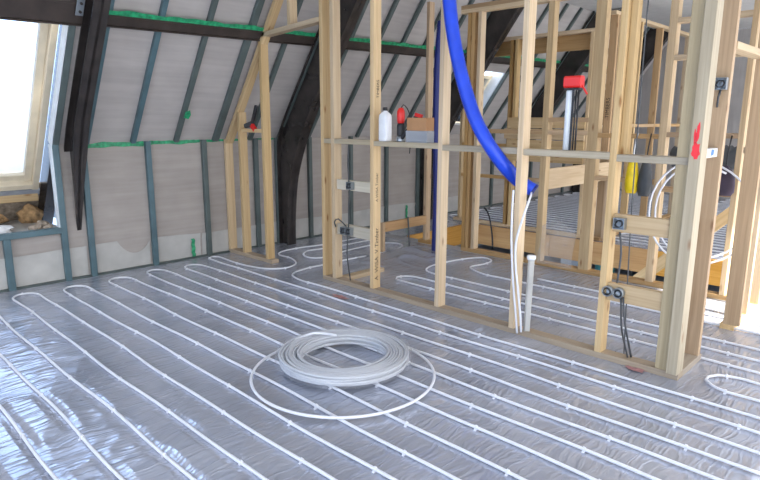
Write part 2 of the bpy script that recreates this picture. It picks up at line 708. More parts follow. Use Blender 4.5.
# ------------------------------------------------------------------ setting: left wall (knee wall) and roof slope
stud_x = [-0.4, 0.2, 0.80, 1.43, 1.93, 2.18, 2.84, 3.50, 4.20, 4.52, 5.05, 5.80, 6.54, 7.27, 8.0, 8.7, 9.4, 10.1, 10.8, 11.5, 12.2, 12.9, 13.6]
wall = thing('wall_left', (5, WALL_Y, 0), kind='structure')
SILL = 0.50
edges = [-2.6] + stud_x + [FAR_X]
for a, b in zip(edges[:-1], edges[1:]):
    top = SILL if (0.7 < (a + b) / 2 < 1.93) else KNEE + 0.05
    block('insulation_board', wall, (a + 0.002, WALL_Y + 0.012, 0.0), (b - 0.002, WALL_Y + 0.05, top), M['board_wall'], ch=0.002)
for x in stud_x:
    if 0.7 < x < 1.9:
        block('metal_stud', wall, (x - 0.03, WALL_Y - 0.045, 0.0), (x + 0.03, WALL_Y + 0.010, SILL), M['stud_metal'], ch=0.004)
    else:
        block('metal_stud', wall, (x - 0.028, WALL_Y - 0.04, 0.0), (x + 0.028, WALL_Y + 0.010, KNEE + 0.01),
              M['stud_metal'] if x < 3 else M['stud_metal_dark'], ch=0.004)
# sill track below the roof window
block('sill_track', wall, (0.74, WALL_Y - 0.055, SILL - 0.01), (1.905, WALL_Y + 0.03, SILL + 0.045), M['stud_metal'], ch=0.004)
block('floor_track', wall, (-2.6, WALL_Y - 0.03, 0.0), (FAR_X, WALL_Y + 0.012, 0.018), M['stud_metal_dark'], ch=0.002)

# pale membrane strip along the foot of the wall, its upper edge torn and wavy
def membrane(x0, x1, f):
    n = max(4, int((x1 - x0) / 0.03))
    V, F = [], []
    for i in range(n + 1):
        x = x0 + (x1 - x0) * i / n
        t = f(x)
        for j in range(5):
            z = 0.02 + (t - 0.02) * j / 4
            V.append((x, WALL_Y + 0.006 - 0.004 * math.sin(9 * x + 4 * z) * (j > 0) - (0.012 if j == 4 else 0) * abs(math.sin(5 * x)), z))
    for i in range(n):
        for j in range(4):
            a = i * 5 + j
            F.append((a, a + 5, a + 6, a + 1))
    return mesh_ob('membrane_strip', V, F, M['membrane'], wall, smooth=True)


def memtop(x):
    t = 0.325 + 0.012 * math.sin(3.1 * x) - 0.05 * max(0, min(1, (x - 1.9) / 2.5))
    if 2.45 < x < 2.80:                      # torn dip
        t -= 0.15 * math.sin(math.pi * (x - 2.45) / 0.35) ** 0.7
    return t


membrane(-0.4, 2.13, memtop)
membrane(2.22, 2.79, memtop)
membrane(2.88, 3.40, memtop)
membrane(3.42, 5.5, memtop)
membrane(5.5, 9.0, memtop)

slope = thing('ceiling', (5, 5, KNEE), kind='structure')
TOPZ = 3.40
bat_x = [1.955, 2.215, 2.685, 3.165, 3.65, 4.12, 4.55, 5.02, 5.48, 5.92, 6.36, 6.83, 7.30, 7.78, 8.66, 9.14, 9.62, 10.1, 10.58, 11.06, 11.54, 12.02, 12.5, 13.0, 13.5]
SU = Vector((0, -1, SL)).normalized()        # up the slope
SN = Vector((0, -SL, -1)).normalized()       # into the room


def slope_piece(name, parent, x0, x1, z0, z1, off, th, mat, ch=0.002):
    """flat piece lying on the roof slope; off = how far its face stands into the room"""
    y0, y1 = slope_y(z0), slope_y(z1)
    c0 = Vector(((x0 + x1) / 2, y0, z0)) + SN * (off - th / 2)
    c1 = Vector(((x0 + x1) / 2, y1, z1)) + SN * (off - th / 2)
    return beam(name, parent, c0, c1, (1, 0, 0), x1 - x0, th, mat, ch)


edges = [-2.6, -1.4, -0.2, 0.74] + bat_x + [FAR_X]
for a, b in zip(edges[:-1], edges[1:]):
    mid = (a + b) / 2
    spans = [(KNEE - 0.07, TOPZ)]
    if 0.74 < mid < 1.95:
        spans = [(2.42, TOPZ)]
    if 7.78 < mid < 8.66:
        spans = [(KNEE - 0.07, 1.50), (2.34, TOPZ)]
    for z0, z1 in spans:
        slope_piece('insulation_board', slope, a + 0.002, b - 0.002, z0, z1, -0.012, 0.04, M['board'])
for x in bat_x[1:]:
    w = 0.075 if abs(x - 3.65) < 0.01 else 0.052
    slope_piece('metal_batten', slope, x - w / 2, x + w / 2, KNEE + 0.01, TOPZ, 0.035, 0.045,
                M['stud_metal'] if x < 3.0 else M['stud_metal_dark'], 0.004)
# flat collar ceiling; its set-back edge further along is added to let the sun in
yc = slope_y(TOPZ)
block('ceiling_sheet', slope, (-2.6, -2.4, TOPZ), (4.85, yc + 0.03, TOPZ + 0.03), M['plaster'], 0.001)
block('ceiling_sheet', slope, (4.85, -0.95, TOPZ), (8.2, yc + 0.03, TOPZ + 0.03), M['plaster'], 0.001)
block('ceiling_sheet', slope, (8.2, -2.4, TOPZ), (FAR_X, yc + 0.03, TOPZ + 0.03), M['plaster'], 0.001)
gable = block('wall_far', None, (FAR_X, -3.5, 0), (FAR_X + 0.05, WALL_Y, TOPZ), M['board'], 0.001)
tag(gable, kind='structure')


# green sealing tape: crumpled strips
def tape_strip(parent, x0, x1, zf, face='wall', w=0.045, name='green_tape'):
    n = int((x1 - x0) / 0.02)
    V, F = [], []
    for i in range(n + 1):
        x = x0 + (x1 - x0) * i / n
        z = zf(x)
        for j in range(4):
            q = (j / 3 - 0.5) * w * (1 + 0.25 * math.sin(23 * x) * math.sin(7.3 * x)) + 0.005 * math.sin(11 * x)
            lift = 0.003 + 0.005 * abs(math.sin(31 * x + 2 * j)) * abs(math.sin(13.7 * x + j))
            if face == 'wall':
                V.append((x, WALL_Y - lift - 0.0 + 0.012, z + q))
            else:
                zz = z + q * 0.81
                p = Vector((x, slope_y(zz), zz)) + SN * (lift + face)
                V.append(p)
    for i in range(n):
        for j in range(3):
            a = i * 4 + j
            F.append((a, a + 4, a + 5, a + 1))
    return mesh_ob(name, V, F, M['tape'], parent, smooth=True)


def knee_z(x):
    return 1.325 + 0.022 * (x - 2.2)


xs = [2.20] + stud_x[6:16]
for a, b in zip(xs[:-1], xs[1:]):
    tape_strip(wall, a + 0.03, b - 0.03, knee_z, 'wall', 0.048)
# two short vertical strips over membrane joints
for xt, zt in ((3.30, 0.235), (7.02, 0.25)):
    V = []
    for j in range(9):
        z = 0.02 + (zt - 0.02) * j / 8
        for s in (-0.022, 0.022):
            V.append((xt + s + 0.006 * math.sin(j * 2.1), WALL_Y - 0.010 - 0.004 * (j % 2), z))
    mesh_ob('green_tape', V, [(2 * j, 2 * j + 1, 2 * j + 3, 2 * j + 2) for j in range(8)], M['tape'], wall)
# a stuck scrap on the slope
pc = on_z(189, 106, 1.62)
V = []
for dx, dz in ((-0.03, -0.03), (0.03, -0.045), (0.045, 0.0), (0.02, 0.05), (-0.025, 0.03)):
    zz = 1.66 + dz
    V.append(Vector((3.19 + dx, slope_y(zz), zz)) + SN * 0.042)
mesh_ob('green_tape', V, [(0, 1, 2, 3, 4)], M['tape'], slope)


# ------------------------------------------------------------------ dark steel frames and purlins
def frame_poly(inner, outer):
    return outer + inner[::-1]


def steel_frame(x0, inner, outer, label, wdt=0.13, taper=False):
    """curved I-section: web plate with an inner and an outer flange that follow it"""
    t = thing('steel_portal_frame', (x0 + wdt / 2, inner[0][0], inner[0][1]), label, 'steel frame')
    poly = outer + inner[::-1]
    prism_x('web', t, poly, x0 + wdt / 2 - 0.012, x0 + wdt / 2 + 0.012, M['steel'])

    def flange(curve, sgn):
        V, F = [], []
        n = len(curve)
        for i, (y, z) in enumerate(curve):
            a = curve[max(0, i - 1)]
            b = curve[min(n - 1, i + 1)]
            ty, tz = b[0] - a[0], b[1] - a[1]
            l = math.hypot(ty, tz)
            ny, nz = sgn * tz / l, -sgn * ty / l
            q = (0.28 + 0.72 * min(1, max(0, (z - 0.46) / 0.8))) if taper else 1.0
            mid = x0 + wdt * 0.55
            for xx in (mid - wdt * 0.55 * q, mid + wdt * 0.45 * q):
                V.append((xx, y, z))
                V.append((xx, y + ny * 0.018, z + nz * 0.018))
        for i in range(n - 1):
            a = i * 4
            for p, q in ((0, 1), (1, 3), (3, 2), (2, 0)):
                F.append((a + p, a + q, a + 4 + q, a + 4 + p))
        F += [(0, 2, 3, 1), (4 * n - 4, 4 * n - 3, 4 * n - 1, 4 * n - 2)]
        mesh_ob('flange', V, F, M['steel'], t)
    flange(inner, 1)
    flange(outer, 1)
    return t


def dense(curve):
    pts = catmull([(0, y, z) for y, z in curve], 0.08)
    return [(p.y, p.z) for p in pts]


def resample(c, n=40):
    L = [0]
    for a, b in zip(c[:-1], c[1:]):
        L.append(L[-1] + math.hypot(b[0] - a[0], b[1] - a[1]))
    out = []
    for i in range(n):
        s = L[-1] * i / (n - 1)
        out.append((float(np.interp(s, L, [p[0] for p in c])), float(np.interp(s, L, [p[1] for p in c]))))
    return out


in_big = resample(dense([(6.03, 0.0), (6.02, 0.35), (5.96, 0.8), (5.84, 1.15), (5.66, 1.5), (5.42, 1.86), (5.12, 2.27), (4.75, 2.78), (4.3, 3.38)]))
out_big = resample(dense([(6.20, 0.0), (6.20, 0.5), (6.20, 1.0), (6.17, 1.36), (5.98, 1.68), (5.7, 2.07), (5.4, 2.49), (5.1, 2.91), (4.76, 3.38)]))
in_one = resample(dense([(6.27, 0.46), (6.19, 0.75), (6.08, 1.1), (5.90, 1.52), (5.62, 1.93), (5.17, 2.56), (4.62, 3.38)]))
out_one = resample(dense([(6.36, 0.46), (6.36, 0.8), (6.34, 1.1), (6.17, 1.44), (5.95, 1.78), (5.5, 2.38), (4.82, 3.38)]))
steel_frame(2.015, in_one, out_one, 'glossy dark steel rafter beside the bright roof window', taper=True)
steel_frame(4.50, in_big, out_big, 'curved dark steel knee frame behind the doorway of the timber partition')
steel_frame(7.30, in_big, out_big, 'dark steel knee frame standing left of the far skylight')
steel_frame(10.05, in_big, out_big, 'dark steel knee frame beyond the far skylight')
steel_frame(12.6, in_big, out_big, 'dark steel knee frame furthest away at the end of the roof')


def pz(x):
    return 2.447 + 0.014 * (x - 2.2)


def purlin(x0, x1, label, h=0.085, tape=True, dz=0.0):
    t = thing('steel_purlin', ((x0 + x1) / 2, slope_y(pz(x0)), pz(x0)), label, 'beam')
    c0 = Vector((x0, slope_y(pz(x0) + dz), pz(x0) + dz)) + SN * 0.022
    c1 = Vector((x1, slope_y(pz(x1) + dz), pz(x1) + dz)) + SN * 0.022
    beam('web', t, c0, c1, SU, h, 0.035, M['purlin'], 0.003)
    for s in (-1, 1):
        beam('flange', t, c0 + SU * (h / 2 + 0.008) * s, c1 + SU * (h / 2 + 0.008) * s, SU, 0.014, 0.06, M['purlin'], 0.002)
    if tape:       # along the upper edge
        tape_strip(t, x0 + 0.02, x1 - 0.02, lambda x: pz(x) + 0.062, 0.040, 0.052)
    return t


purlin(-2.6, 2.0, 'dark steel purlin running above the bright roof window', 0.18, False, 0.025)
purlin(2.16, 4.48, 'dark steel purlin with green tape left of the timber doorway')
purlin(4.65, 7.28, 'dark steel purlin with green tape seen through the front partition')
purlin(7.45, 10.03, 'dark steel purlin above the far skylight')
purlin(10.2, 12.58, 'dark steel purlin between the two furthest steel frames')
# joint plate with bolts where the purlin meets the first frame
jp = thing('joint_plate', (1.97, 5.5, 2.42), 'small grey bolted plate where purlin meets the first steel rafter', 'bracket')
slope_piece('plate', jp, 1.93, 1.99, 2.47, 2.60, 0.07, 0.012, M['zinc'])
for k in range(2):
    p = Vector((1.96, slope_y(2.50 + 0.06 * k), 2.50 + 0.06 * k)) + SN * 0.07
    lathe('bolt', jp, p, [(0.012, 0), (0.012, 0.014), (0.006, 0.016)], M['steel'], 6, SN)

# ------------------------------------------------------------------ roof window beside the first frame
WOFF = 0.30


def wpt(x, z, d=0.0):
    return Vector((x, slope_y(z, WOFF), z)) + SN * d


win = thing('window_1', (1.4, slope_y(0.92, WOFF), 0.92), kind='structure')


def wbar(name, parent, xa, za, xb, zb, w, t, d, mat, u):
    return beam(name, parent, wpt(xa, za, d), wpt(xb, zb, d), u, w, t, mat, 0.004)


wbar('frame_stile', win, 1.875, 0.92, 1.875, 2.50, 0.06, 0.12, 0.02, M['cream'], (1, 0, 0))
wbar('frame_stile', win, 0.87, 0.92, 0.87, 2.50, 0.06, 0.12, 0.02, M['cream'], (1, 0, 0))
wbar('frame_rail', win, 0.84, 0.95, 1.905, 0.95, 0.06, 0.12, 0.02, M['cream'], SU)
wbar('frame_rail', win, 0.84, 2.50, 1.905, 2.50, 0.06, 0.12, 0.02, M['cream'], SU)
sash = wbar('sash_stile', win, 1.81, 0.985, 1.81, 2.46, 0.07, 0.06, 0.0, M['cream'], (1, 0, 0))
wbar('sash_stile', win, 0.935, 0.985, 0.935, 2.46, 0.07, 0.06, 0.0, M['cream'], (1, 0, 0))
wbar('sash_rail', win, 0.97, 1.02, 1.775, 1.02, 0.07, 0.06, 0.0, M['cream'], SU)
wbar('sash_rail', win, 0.97, 2.43, 1.775, 2.43, 0.07, 0.06, 0.0, M['cream'], SU)
gv = [wpt(0.96, 1.04), wpt(1.785, 1.04), wpt(1.785, 2.42), wpt(0.96, 2.42)]
gv += [v - SN * 0.012 for v in gv]
mesh_ob('pane', gv, [(0, 1, 2, 3), (7, 6, 5, 4), (0, 4, 5, 1), (1, 5, 6, 2), (2, 6, 7, 3), (3, 7, 4, 0)], M['glass'], win)
wbar('flashing', win, 0.84, 0.885, 1.92, 0.885, 0.07, 0.05, 0.05, M['lead'], SU)
# the recess around the window: reveals, back lining, base
rec = thing('trim_1', (1.4, 6.6, 0.5), kind='structure')
block('recess_base', rec, (0.74, WALL_Y + 0.03, SILL - 0.04), (1.96, 7.35, SILL + 0.02), M['membrane'], 0.002)
beam('recess_back', rec, wpt(1.35, 0.40, -0.05), wpt(1.35, 0.90, -0.05), (1, 0, 0), 1.24, 0.02, M['crumb'], 0.001)
beam('recess_back', rec, wpt(1.35, 2.50, -0.05), wpt(1.35, 2.75, -0.05), (1, 0, 0), 1.24, 0.02, M['plaster'], 0.001)
poly = [(WALL_Y + 0.05, SILL), (7.35, SILL), (slope_y(2.75, WOFF + 0.1), 2.75), (slope_y(2.75, 0.02), 2.75), (WALL_Y + 0.05, KNEE)]
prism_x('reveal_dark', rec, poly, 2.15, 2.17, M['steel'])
prism_x('reveal', rec, poly, 0.72, 0.74, M['plaster'])
# bright metal edge of the opening: lower upright and the part up the slope
block('jamb_upright', rec, (1.893, WALL_Y - 0.02, SILL + 0.045), (1.903, WALL_Y + 0.055, KNEE), M['bright_metal'], 0.001)
beam('jamb_slope', rec, Vector((1.898, slope_y(KNEE), KNEE)) + SN * -0.02, Vector((1.898, slope_y(2.5), 2.5)) + SN * -0.02, (1, 0, 0), 0.010, 0.10, M['bright_metal'], 0.001)
beam('jamb_track', rec, Vector((1.935, slope_y(KNEE), KNEE)) + SN * 0.0, Vector((1.935, slope_y(2.5), 2.5)) + SN * 0.0, (1, 0, 0), 0.055, 0.07, M['stud_metal_dark'], 0.004)
beam('dark_rafter', rec, wpt(2.02, 0.50, 0.02), wpt(2.02, 2.7, 0.02), (1, 0, 0), 0.11, 0.20, M['steel'], 0.004)
lath = block('timber_lath', None, (0.95, 6.82, 0.755), (1.90, 6.90, 0.83), M['pine'])
tag(lath, 'bare timber lath under the roof window sill', 'timber')
woolp = None


def lump(name, c, r, mat, seed, label, cat, sub=3, zmin=None):
    rs = np.random.default_rng(seed)
    bm = bmesh.new()
    bmesh.ops.create_icosphere(bm, subdivisions=sub, radius=1)
    ph = rs.random(9) * 6.28
    for v in bm.verts:
        p = v.co
        s = 1 + 0.16 * math.sin(3.1 * p.x + ph[0]) * math.cos(2.7 * p.y + ph[1]) + 0.12 * math.sin(6 * p.z + ph[2] + 4 * p.x) + 0.08 * math.sin(11 * p.x + ph[3]) * math.sin(9 * p.y + ph[4]) + rs.normal() * 0.035
        v.co = Vector((p.x * r[0] * s, p.y * r[1] * s, p.z * r[2] * s))
    if zmin is None:
        lo = min(v.co.z for v in bm.verts)
    else:
        lo = -r[2] * 0.55
        for v in bm.verts:
            v.co.z = max(v.co.z, lo)
    for v in bm.verts:
        v.co.z -= lo
    me = bpy.data.meshes.new(name)
    bm.to_mesh(me)
    bm.free()
    me.materials.append(mat)
    o = bpy.data.objects.new(name, me)
    place(o, Matrix.Translation(Vector(c)))
    if label:
        tag(o, label, cat)
    return o


lump('mineral_wool', (1.25, 6.95, SILL + 0.02), (0.36, 0.09, 0.13), M['wool'], 3, 'brown mineral wool stuffed below the roof window', 'insulation', zmin=1)
lump('mineral_wool', (1.84, 6.93, SILL + 0.02), (0.11, 0.08, 0.12), M['wool'], 5, 'darker tuft of mineral wool beside the dark rafter', 'insulation', zmin=1)
lump('insulation_sheet', (1.32, 6.50, SILL + 0.02), (0.26, 0.13, 0.05), M['rubble'], 8, 'crumpled white insulation sheet lying on the window sill', 'insulation', zmin=1)
for k, (x, y, r, lab) in enumerate(((1.74, 6.44, 0.05, 'grey-brown insulation scrap next to the white sheet on the window sill'),
                                    (1.84, 6.56, 0.06, 'largest grey-brown insulation scrap, at the back of the window sill'),
                                    (1.83, 6.36, 0.04, 'smallest insulation scrap, at the front corner of the window sill'))):
    lump('rubble_piece', (x, y, SILL + 0.02), (r * 1.2, r, r * 0.7), M['crumb'], 20 + k, lab, 'rubble', sub=2, zmin=1)

# far skylight
win2 = thing('window_2', (8.2, slope_y(1.5, 0.25), 1.5), kind='structure')


def w2(x, z, d=0.0):
    return Vector((x, slope_y(z, 0.28), z)) + SN * d


for xa in (7.82, 8.62):
    beam('frame_stile', win2, w2(xa, 1.50), w2(xa, 2.34), (1, 0, 0), 0.06, 0.08, M['cream'])
    beam('reveal', win2, Vector((xa + (0.025 if xa > 8 else -0.025), slope_y(1.5) , 1.5)) + SN * -0.13, Vector((xa + (0.025 if xa > 8 else -0.025), slope_y(2.34), 2.34)) + SN * -0.13, (1, 0, 0), 0.012, 0.22, M['bright_metal'])
for zz in (1.53, 2.31):
    beam('frame_rail', win2, w2(7.85, zz), w2(8.59, zz), SU, 0.06, 0.08, M['cream'])
gv = [w2(7.85, 1.56), w2(8.59, 1.56), w2(8.59, 2.28), w2(7.85, 2.28)]
gv += [v - SN * 0.01 for v in gv]
mesh_ob('pane', gv, [(0, 1, 2, 3), (7, 6, 5, 4), (0, 4, 5, 1), (1, 5, 6, 2), (2, 6, 7, 3), (3, 7, 4, 0)], M['glass'], win2)

# ------------------------------------------------------------------ plastic film on the floor
PX = {1: 3.545, 2: 3.375, 3: 3.165, 4: 2.965, 5: 2.775, 6: 2.578, 7: 2.385, 8: 2.165, 9: 1.955, 10: 1.748, 11: 1.552,
      12: 1.338, 13: 1.122, 14: 0.908, 15: 0.705, 16: 0.50, 17: 0.30, 18: 0.10}


def film_height(X, Y):
    wx = X + 0.16 * vnoise(X * 1.7 + 3, Y * 1.7 + 9)
    wy = Y + 0.16 * vnoise(X * 1.9 + 31, Y * 1.5 + 17)
    z = 0.0030 * vnoise(X * 2.1, Y * 2.1)
    # straight creases lying across the pipes in several directions
    for ang, fx, fy, amp, pw, o1 in ((0.5, 0.8, 7.0, 0.0040, 9, 5), (-0.35, 0.9, 11, 0.0026, 8, 50), (1.05, 0.8, 8.5, 0.0036, 9, 90), (0.1, 1.0, 15, 0.0016, 7, 130)):
        c, s = math.cos(ang), math.sin(ang)
        z = z + amp * ridge((c * wx + s * wy) * fx + o1, (-s * wx + c * wy) * fy + o1 * 0.7, pw) * vnoise(X * 1.6 + o1, Y * 1.6 + 2 * o1)
    # looser, deeper folds in the corner below the roof window
    k = np.clip((2.2 - X) / 1.3, 0, 1)
    for ang, fx, fy, amp, o1 in ((0.9, 1.0, 2.8, 0.020, 12), (0.25, 1.3, 4.2, 0.014, 33), (1.5, 1.2, 3.4, 0.014, 71)):
        c, s = math.cos(ang), math.sin(ang)
        z = z + k * amp * ridge((c * wx + s * wy) * fx + o1, (-s * wx + c * wy) * fy + o1, 4) * vnoise(X * 1.4 + o1, Y * 1.4 + 3 * o1) ** 1.5
    # held down by the pipes
    d = np.full_like(X, 1.0)
    for px_ in list(PX.values()) + [4.235, 4.45, 4.68, 5.05]:
        d = np.minimum(d, np.abs(X - px_))
    f = np.clip((d - 0.018) / 0.05, 0, 1)
    z = np.minimum(z, 0.0065 + 0.05 * f * f)
    # loose heap behind the partition door
    hb = np.exp(-(((X - 5.15) / 0.5) ** 2 + ((Y - 4.62) / 0.35) ** 2))
    z = z + hb * (0.05 * ridge(wx * 5, wy * 3.2, 4) + 0.03)
    return z + 0.0015


def film(name, x0, x1, y0, y1, res, label):
    nx, ny = int((x1 - x0) / res) + 1, int((y1 - y0) / res) + 1
    X, Y = np.meshgrid(np.linspace(x0, x1, nx), np.linspace(y0, y1, ny), indexing='ij')
    Z = film_height(X, Y)
    co = np.stack([X, Y, Z], -1).reshape(-1, 3)
    i, j = np.meshgrid(np.arange(nx - 1), np.arange(ny - 1), indexing='ij')
    a = (i * ny + j).ravel()
    fc = np.stack([a, a + ny, a + ny + 1, a + 1], -1)
    me = bpy.data.meshes.new(name)
    me.vertices.add(len(co))
    me.vertices.foreach_set('co', co.ravel().astype(np.float32))
    me.loops.add(fc.size)
    me.loops.foreach_set('vertex_index', fc.ravel().astype(np.int32))
    me.polygons.add(len(fc))
    me.polygons.foreach_set('loop_start', np.arange(0, fc.size, 4, dtype=np.int32))
    me.polygons.foreach_set('loop_total', np.full(len(fc), 4, dtype=np.int32))
    me.polygons.foreach_set('use_smooth', np.ones(len(fc), dtype=bool))
    me.update(calc_edges=True)
    me.materials.append(M['film'])
    o = bpy.data.objects.new(name, me)
    place(o, Matrix.Identity(4))
    return tag(o, label, 'plastic film')


FILM = film('plastic_film', -1.6, 5.80, -1.4, 6.2, 0.017, 'crinkled shiny plastic film covering the floor under the white pipes')
film('plastic_film', 7.52, 13.6, -1.0, 6.2, 0.05, 'shiny plastic film on the far floor beyond the stairwell')
film('plastic_film', 5.98, 7.48, 5.36, 6.2, 0.03, 'strip of plastic film on the floor between stairwell and roof wall')
film('plastic_film', 5.98, 7.48, -1.0, 1.13, 0.03, 'sunlit strip of plastic film right of the stairwell')

# ------------------------------------------------------------------ heating pipes
PR = 0.0088
PZ = 0.0165


def wob(x, y, amp=0.008):
    return amp * (math.sin(2.1 * y + 7 * x) + 0.6 * math.sin(5.3 * y + 3.1 * x))


def arc_join(xa, xb, y, bulge, n=7, up=1):
    """turn of a pipe between two runs at xa and xb, reaching beyond y by bulge"""
    out = []
    for k in range(n + 1):
        a = math.pi * k / n
        out.append(Vector((xa + (xb - xa) * (1 - math.cos(a)) / 2, y + up * bulge * math.sin(a), PZ)))
    return out


def run(x, ya, yb, amp=0.008):
    n = max(2, int(abs(yb - ya) / 0.22))
    return [Vector((x + wob(x, ya + (yb - ya) * k / n, amp), ya + (yb - ya) * k / n, PZ)) for k in range(n + 1)]


def dedupe(pts):
    out = [pts[0]]
    for p in pts[1:]:
        if (p - out[-1]).length > 0.012:
            out.append(p)
    return out


# end of each turn near the roof wall: (lower run, upper run, y)
turns = {(12, 11): 5.98, (10, 9): 5.93, (8, 7): 5.94, (6, 5): 5.99, (4, 3): 5.92, (14, 13): 5.98, (16, 15): 5.98, (18, 17): 5.98}
NEAR = -0.9
pipe = thing('heating_pipe', (2.0, 2.5, 0.0), 'long white underfloor heating pipe snaking in parallel rows across the open floor', 'pipe')
pts = []
seq = [18, 17, 16, 15, 14, 13, 12, 11, 10, 9, 8, 7, 6, 5, 4, 3, 2]
pts += run(PX[18], NEAR, 5.9)
for a, b in zip(seq[:-1], seq[1:]):
    if (a, b) in turns:
        y = turns[(a, b)]
        j = arc_join(PX[a], PX[b], y - 0.14, 0.14, 8, 1)
        pts = pts[:-1] + j
        pts += run(PX[b], y - 0.35, NEAR)
    else:
        pts = pts[:-1] + arc_join(PX[a], PX[b], NEAR, 0.12, 6, -1)
        yt = 5.98
        for (p, q), yy in turns.items():
            if p == b:
                yt = yy
        pts += run(PX[b], NEAR + 0.2, (yt - 0.30) if b != 2 else 5.75)
# run 2 goes round its end and off through the doorway
pts += [Vector((*on_z(px, py).xy, PZ)) for px, py in ((209.5, 259.5), (218, 258), (240, 265.5), (265, 270), (285, 269.5), (296, 265), (291, 259.5), (279, 256), (283, 252.5), (300, 249), (322, 246))]
pts += [Vector((5.3, 5.70, PZ)), Vector((5.7, 5.68, PZ))]
main = catmull(dedupe(pts), 0.05)
tube('tubing', pipe, main, PR, M['pipe'], 8)


def clip_mesh():
    """saddle clip: a little arch over the pipe with two feet"""
    V, F = [], []
    w = 0.006
    prof = [(-0.017, 0.0), (-0.017, 0.005), (-0.0115, 0.006), (-0.0105, 0.020), (-0.005, 0.0275), (0.005, 0.0275), (0.0105, 0.020), (0.0115, 0.006), (0.017, 0.005), (0.017, 0.0)]
    for s in (-w, w):
        for x, z in prof:
            V.append((x, s, z))
    n = len(prof)
    for i in range(n - 1):
        F.append((i, i + 1, n + i + 1, n + i))
    F.append(tuple(range(n - 1, -1, -1)))
    F.append(tuple(range(n, 2 * n)))
    me = bpy.data.meshes.new('pipe_clip')
    me.from_pydata(V, [], F)
    me.materials.append(M['pipe'])
    return me


CLIP = clip_mesh()


def clips(parent, line, every, ymin, ymax, start=0.3, limit=300):
    acc = start
    cnt = 0
    for a, b in zip(line[:-1], line[1:]):
        d = b - a
        acc += d.length
        if acc >= every:
            acc = random.uniform(-0.06, 0.06)
            if not (ymin < a.y < ymax) or cnt >= limit:
                continue
            # inside the photograph's view only
            v = a - EYE
            zc = v.dot(FWD)
            if zc < 0.5:
                continue
            u = 380 + FPX * v.dot(RIGHT) / zc
            w = 240 - FPX * v.dot(UP) / zc
            if not (-40 < u < 800 and w < 520):
                continue
            ang = math.atan2(d.y, d.x) - math.pi / 2
            o = bpy.data.objects.new('pipe_clip', CLIP)
            wmat = Matrix.Translation((a.x, a.y, 0.0015)) @ Matrix.Rotation(ang, 4, 'Z')
            place(o, wmat, parent)
            cnt += 1


clips(pipe, main, 0.62, -0.8, 6.2)

pipe2 = thing('heating_pipe', (3.55, 2.5, 0.0), 'white heating pipe running along the foot of the front partition and in through its doorway', 'pipe')
pts = run(PX[1], NEAR, 4.55)
pts += [Vector((*on_z(px, py).xy, PZ)) for px, py in ((292.5, 276.8), (297, 273), (310, 269), (325, 266), (352, 260), (374, 256))]
pts += [Vector((5.25, 4.85, PZ)), Vector((5.5, 4.95, PZ)), Vector((5.55, 5.1, PZ)), Vector((5.45, 5.22, PZ)), Vector((5.27, 5.25, PZ))]
pts += [Vector((*on_z(px, py).xy, PZ)) for px, py in ((350, 251), (335, 255.5), (322, 259), (310, 259), (303.5, 256), (308, 252), (322, 250), (345, 246))]
pts += [Vector((5.5, 5.48, PZ))]
l2 = catmull(dedupe(pts), 0.05)
tube('tubing', pipe2, l2, PR, M['pipe'], 8)
clips(pipe2, l2, 0.68, -0.8, 5.6)

pipe3 = thing('heating_pipe', (4.6, 2.6, 0.0), 'white heating pipe looping on the floor behind the front partition', 'pipe')
pts = run(4.235, 0.62, 3.78, 0.004)
pts += [Vector((*on_z(px, py).xy, PZ)) for px, py in ((396, 281), (397, 278.5), (412, 278))]
pts += run(4.45, 3.6, 0.55, 0.004)
pts += arc_join(4.45, 4.68, 0.5, 0.1, 6, -1)
pts += run(4.68, 0.6, 3.7, 0.004)
pts += [Vector((*on_z(px, py).xy, PZ)) for px, py in ((427, 272.5), (428, 269), (437, 265.7), (462, 260.5), (483, 259), (491.5, 262), (484, 265.5), (470, 268.7))]
pts += run(5.05, 3.4, 0.62, 0.006)
pts += arc_join(5.05, 5.28, 0.55, 0.1, 6, -1)
pts += run(5.28, 0.62, 2.9, 0.004)
l3 = catmull(dedupe(pts), 0.05)
tube('tubing', pipe3, l3, PR, M['pipe'], 8)
clips(pipe3, l3, 0.6, 0.6, 4.0)

pipe4 = thing('heating_pipe', (3.9, 0.6, 0.0), 'short white pipe bend on the film right of the red-marked post', 'pipe')
pts = run(4.05, -0.9, 0.66, 0.003)
pts += [Vector((*on_z(px, py).xy, PZ)) for px, py in ((738, 380.5), (717, 377.5), (708, 379), (705.5, 382.5), (712, 388), (725, 394))]
pts += run(3.785, 0.68, -0.9, 0.003)
l4 = catmull(dedupe(pts), 0.04)
tube('tubing', pipe4, l4, PR, M['pipe'], 8)
clips(pipe4, l4, 0.32, -0.8, 1.0)

# far floor: the same pipe in close rows, one circuit each side of the stud wall there
for ya_, yb__, lab in ((3.62, 5.9, 'white heating pipe in close rows on the far floor left of the brown stud wall'),
                       (0.2, 3.18, 'white heating pipe in close rows on the far floor right of the brown stud wall')):
    pp = thing('heating_pipe', (10, (ya_ + yb__) / 2, 0.0), lab, 'pipe')
    pts = []
    xx = 7.80
    up = True
    while xx < 13.4:
        pts += run(xx, ya_, yb__, 0.004) if up else run(xx, yb__, ya_, 0.004)
        pts += arc_join(xx, xx + 0.2, yb__ + 0.02 if up else ya_ - 0.02, 0.1, 5, 1 if up else -1)
        up = not up
        xx += 0.2
    tube('tubing', pp, catmull(dedupe(pts), 0.15), 0.010, M['pipe'], 6)

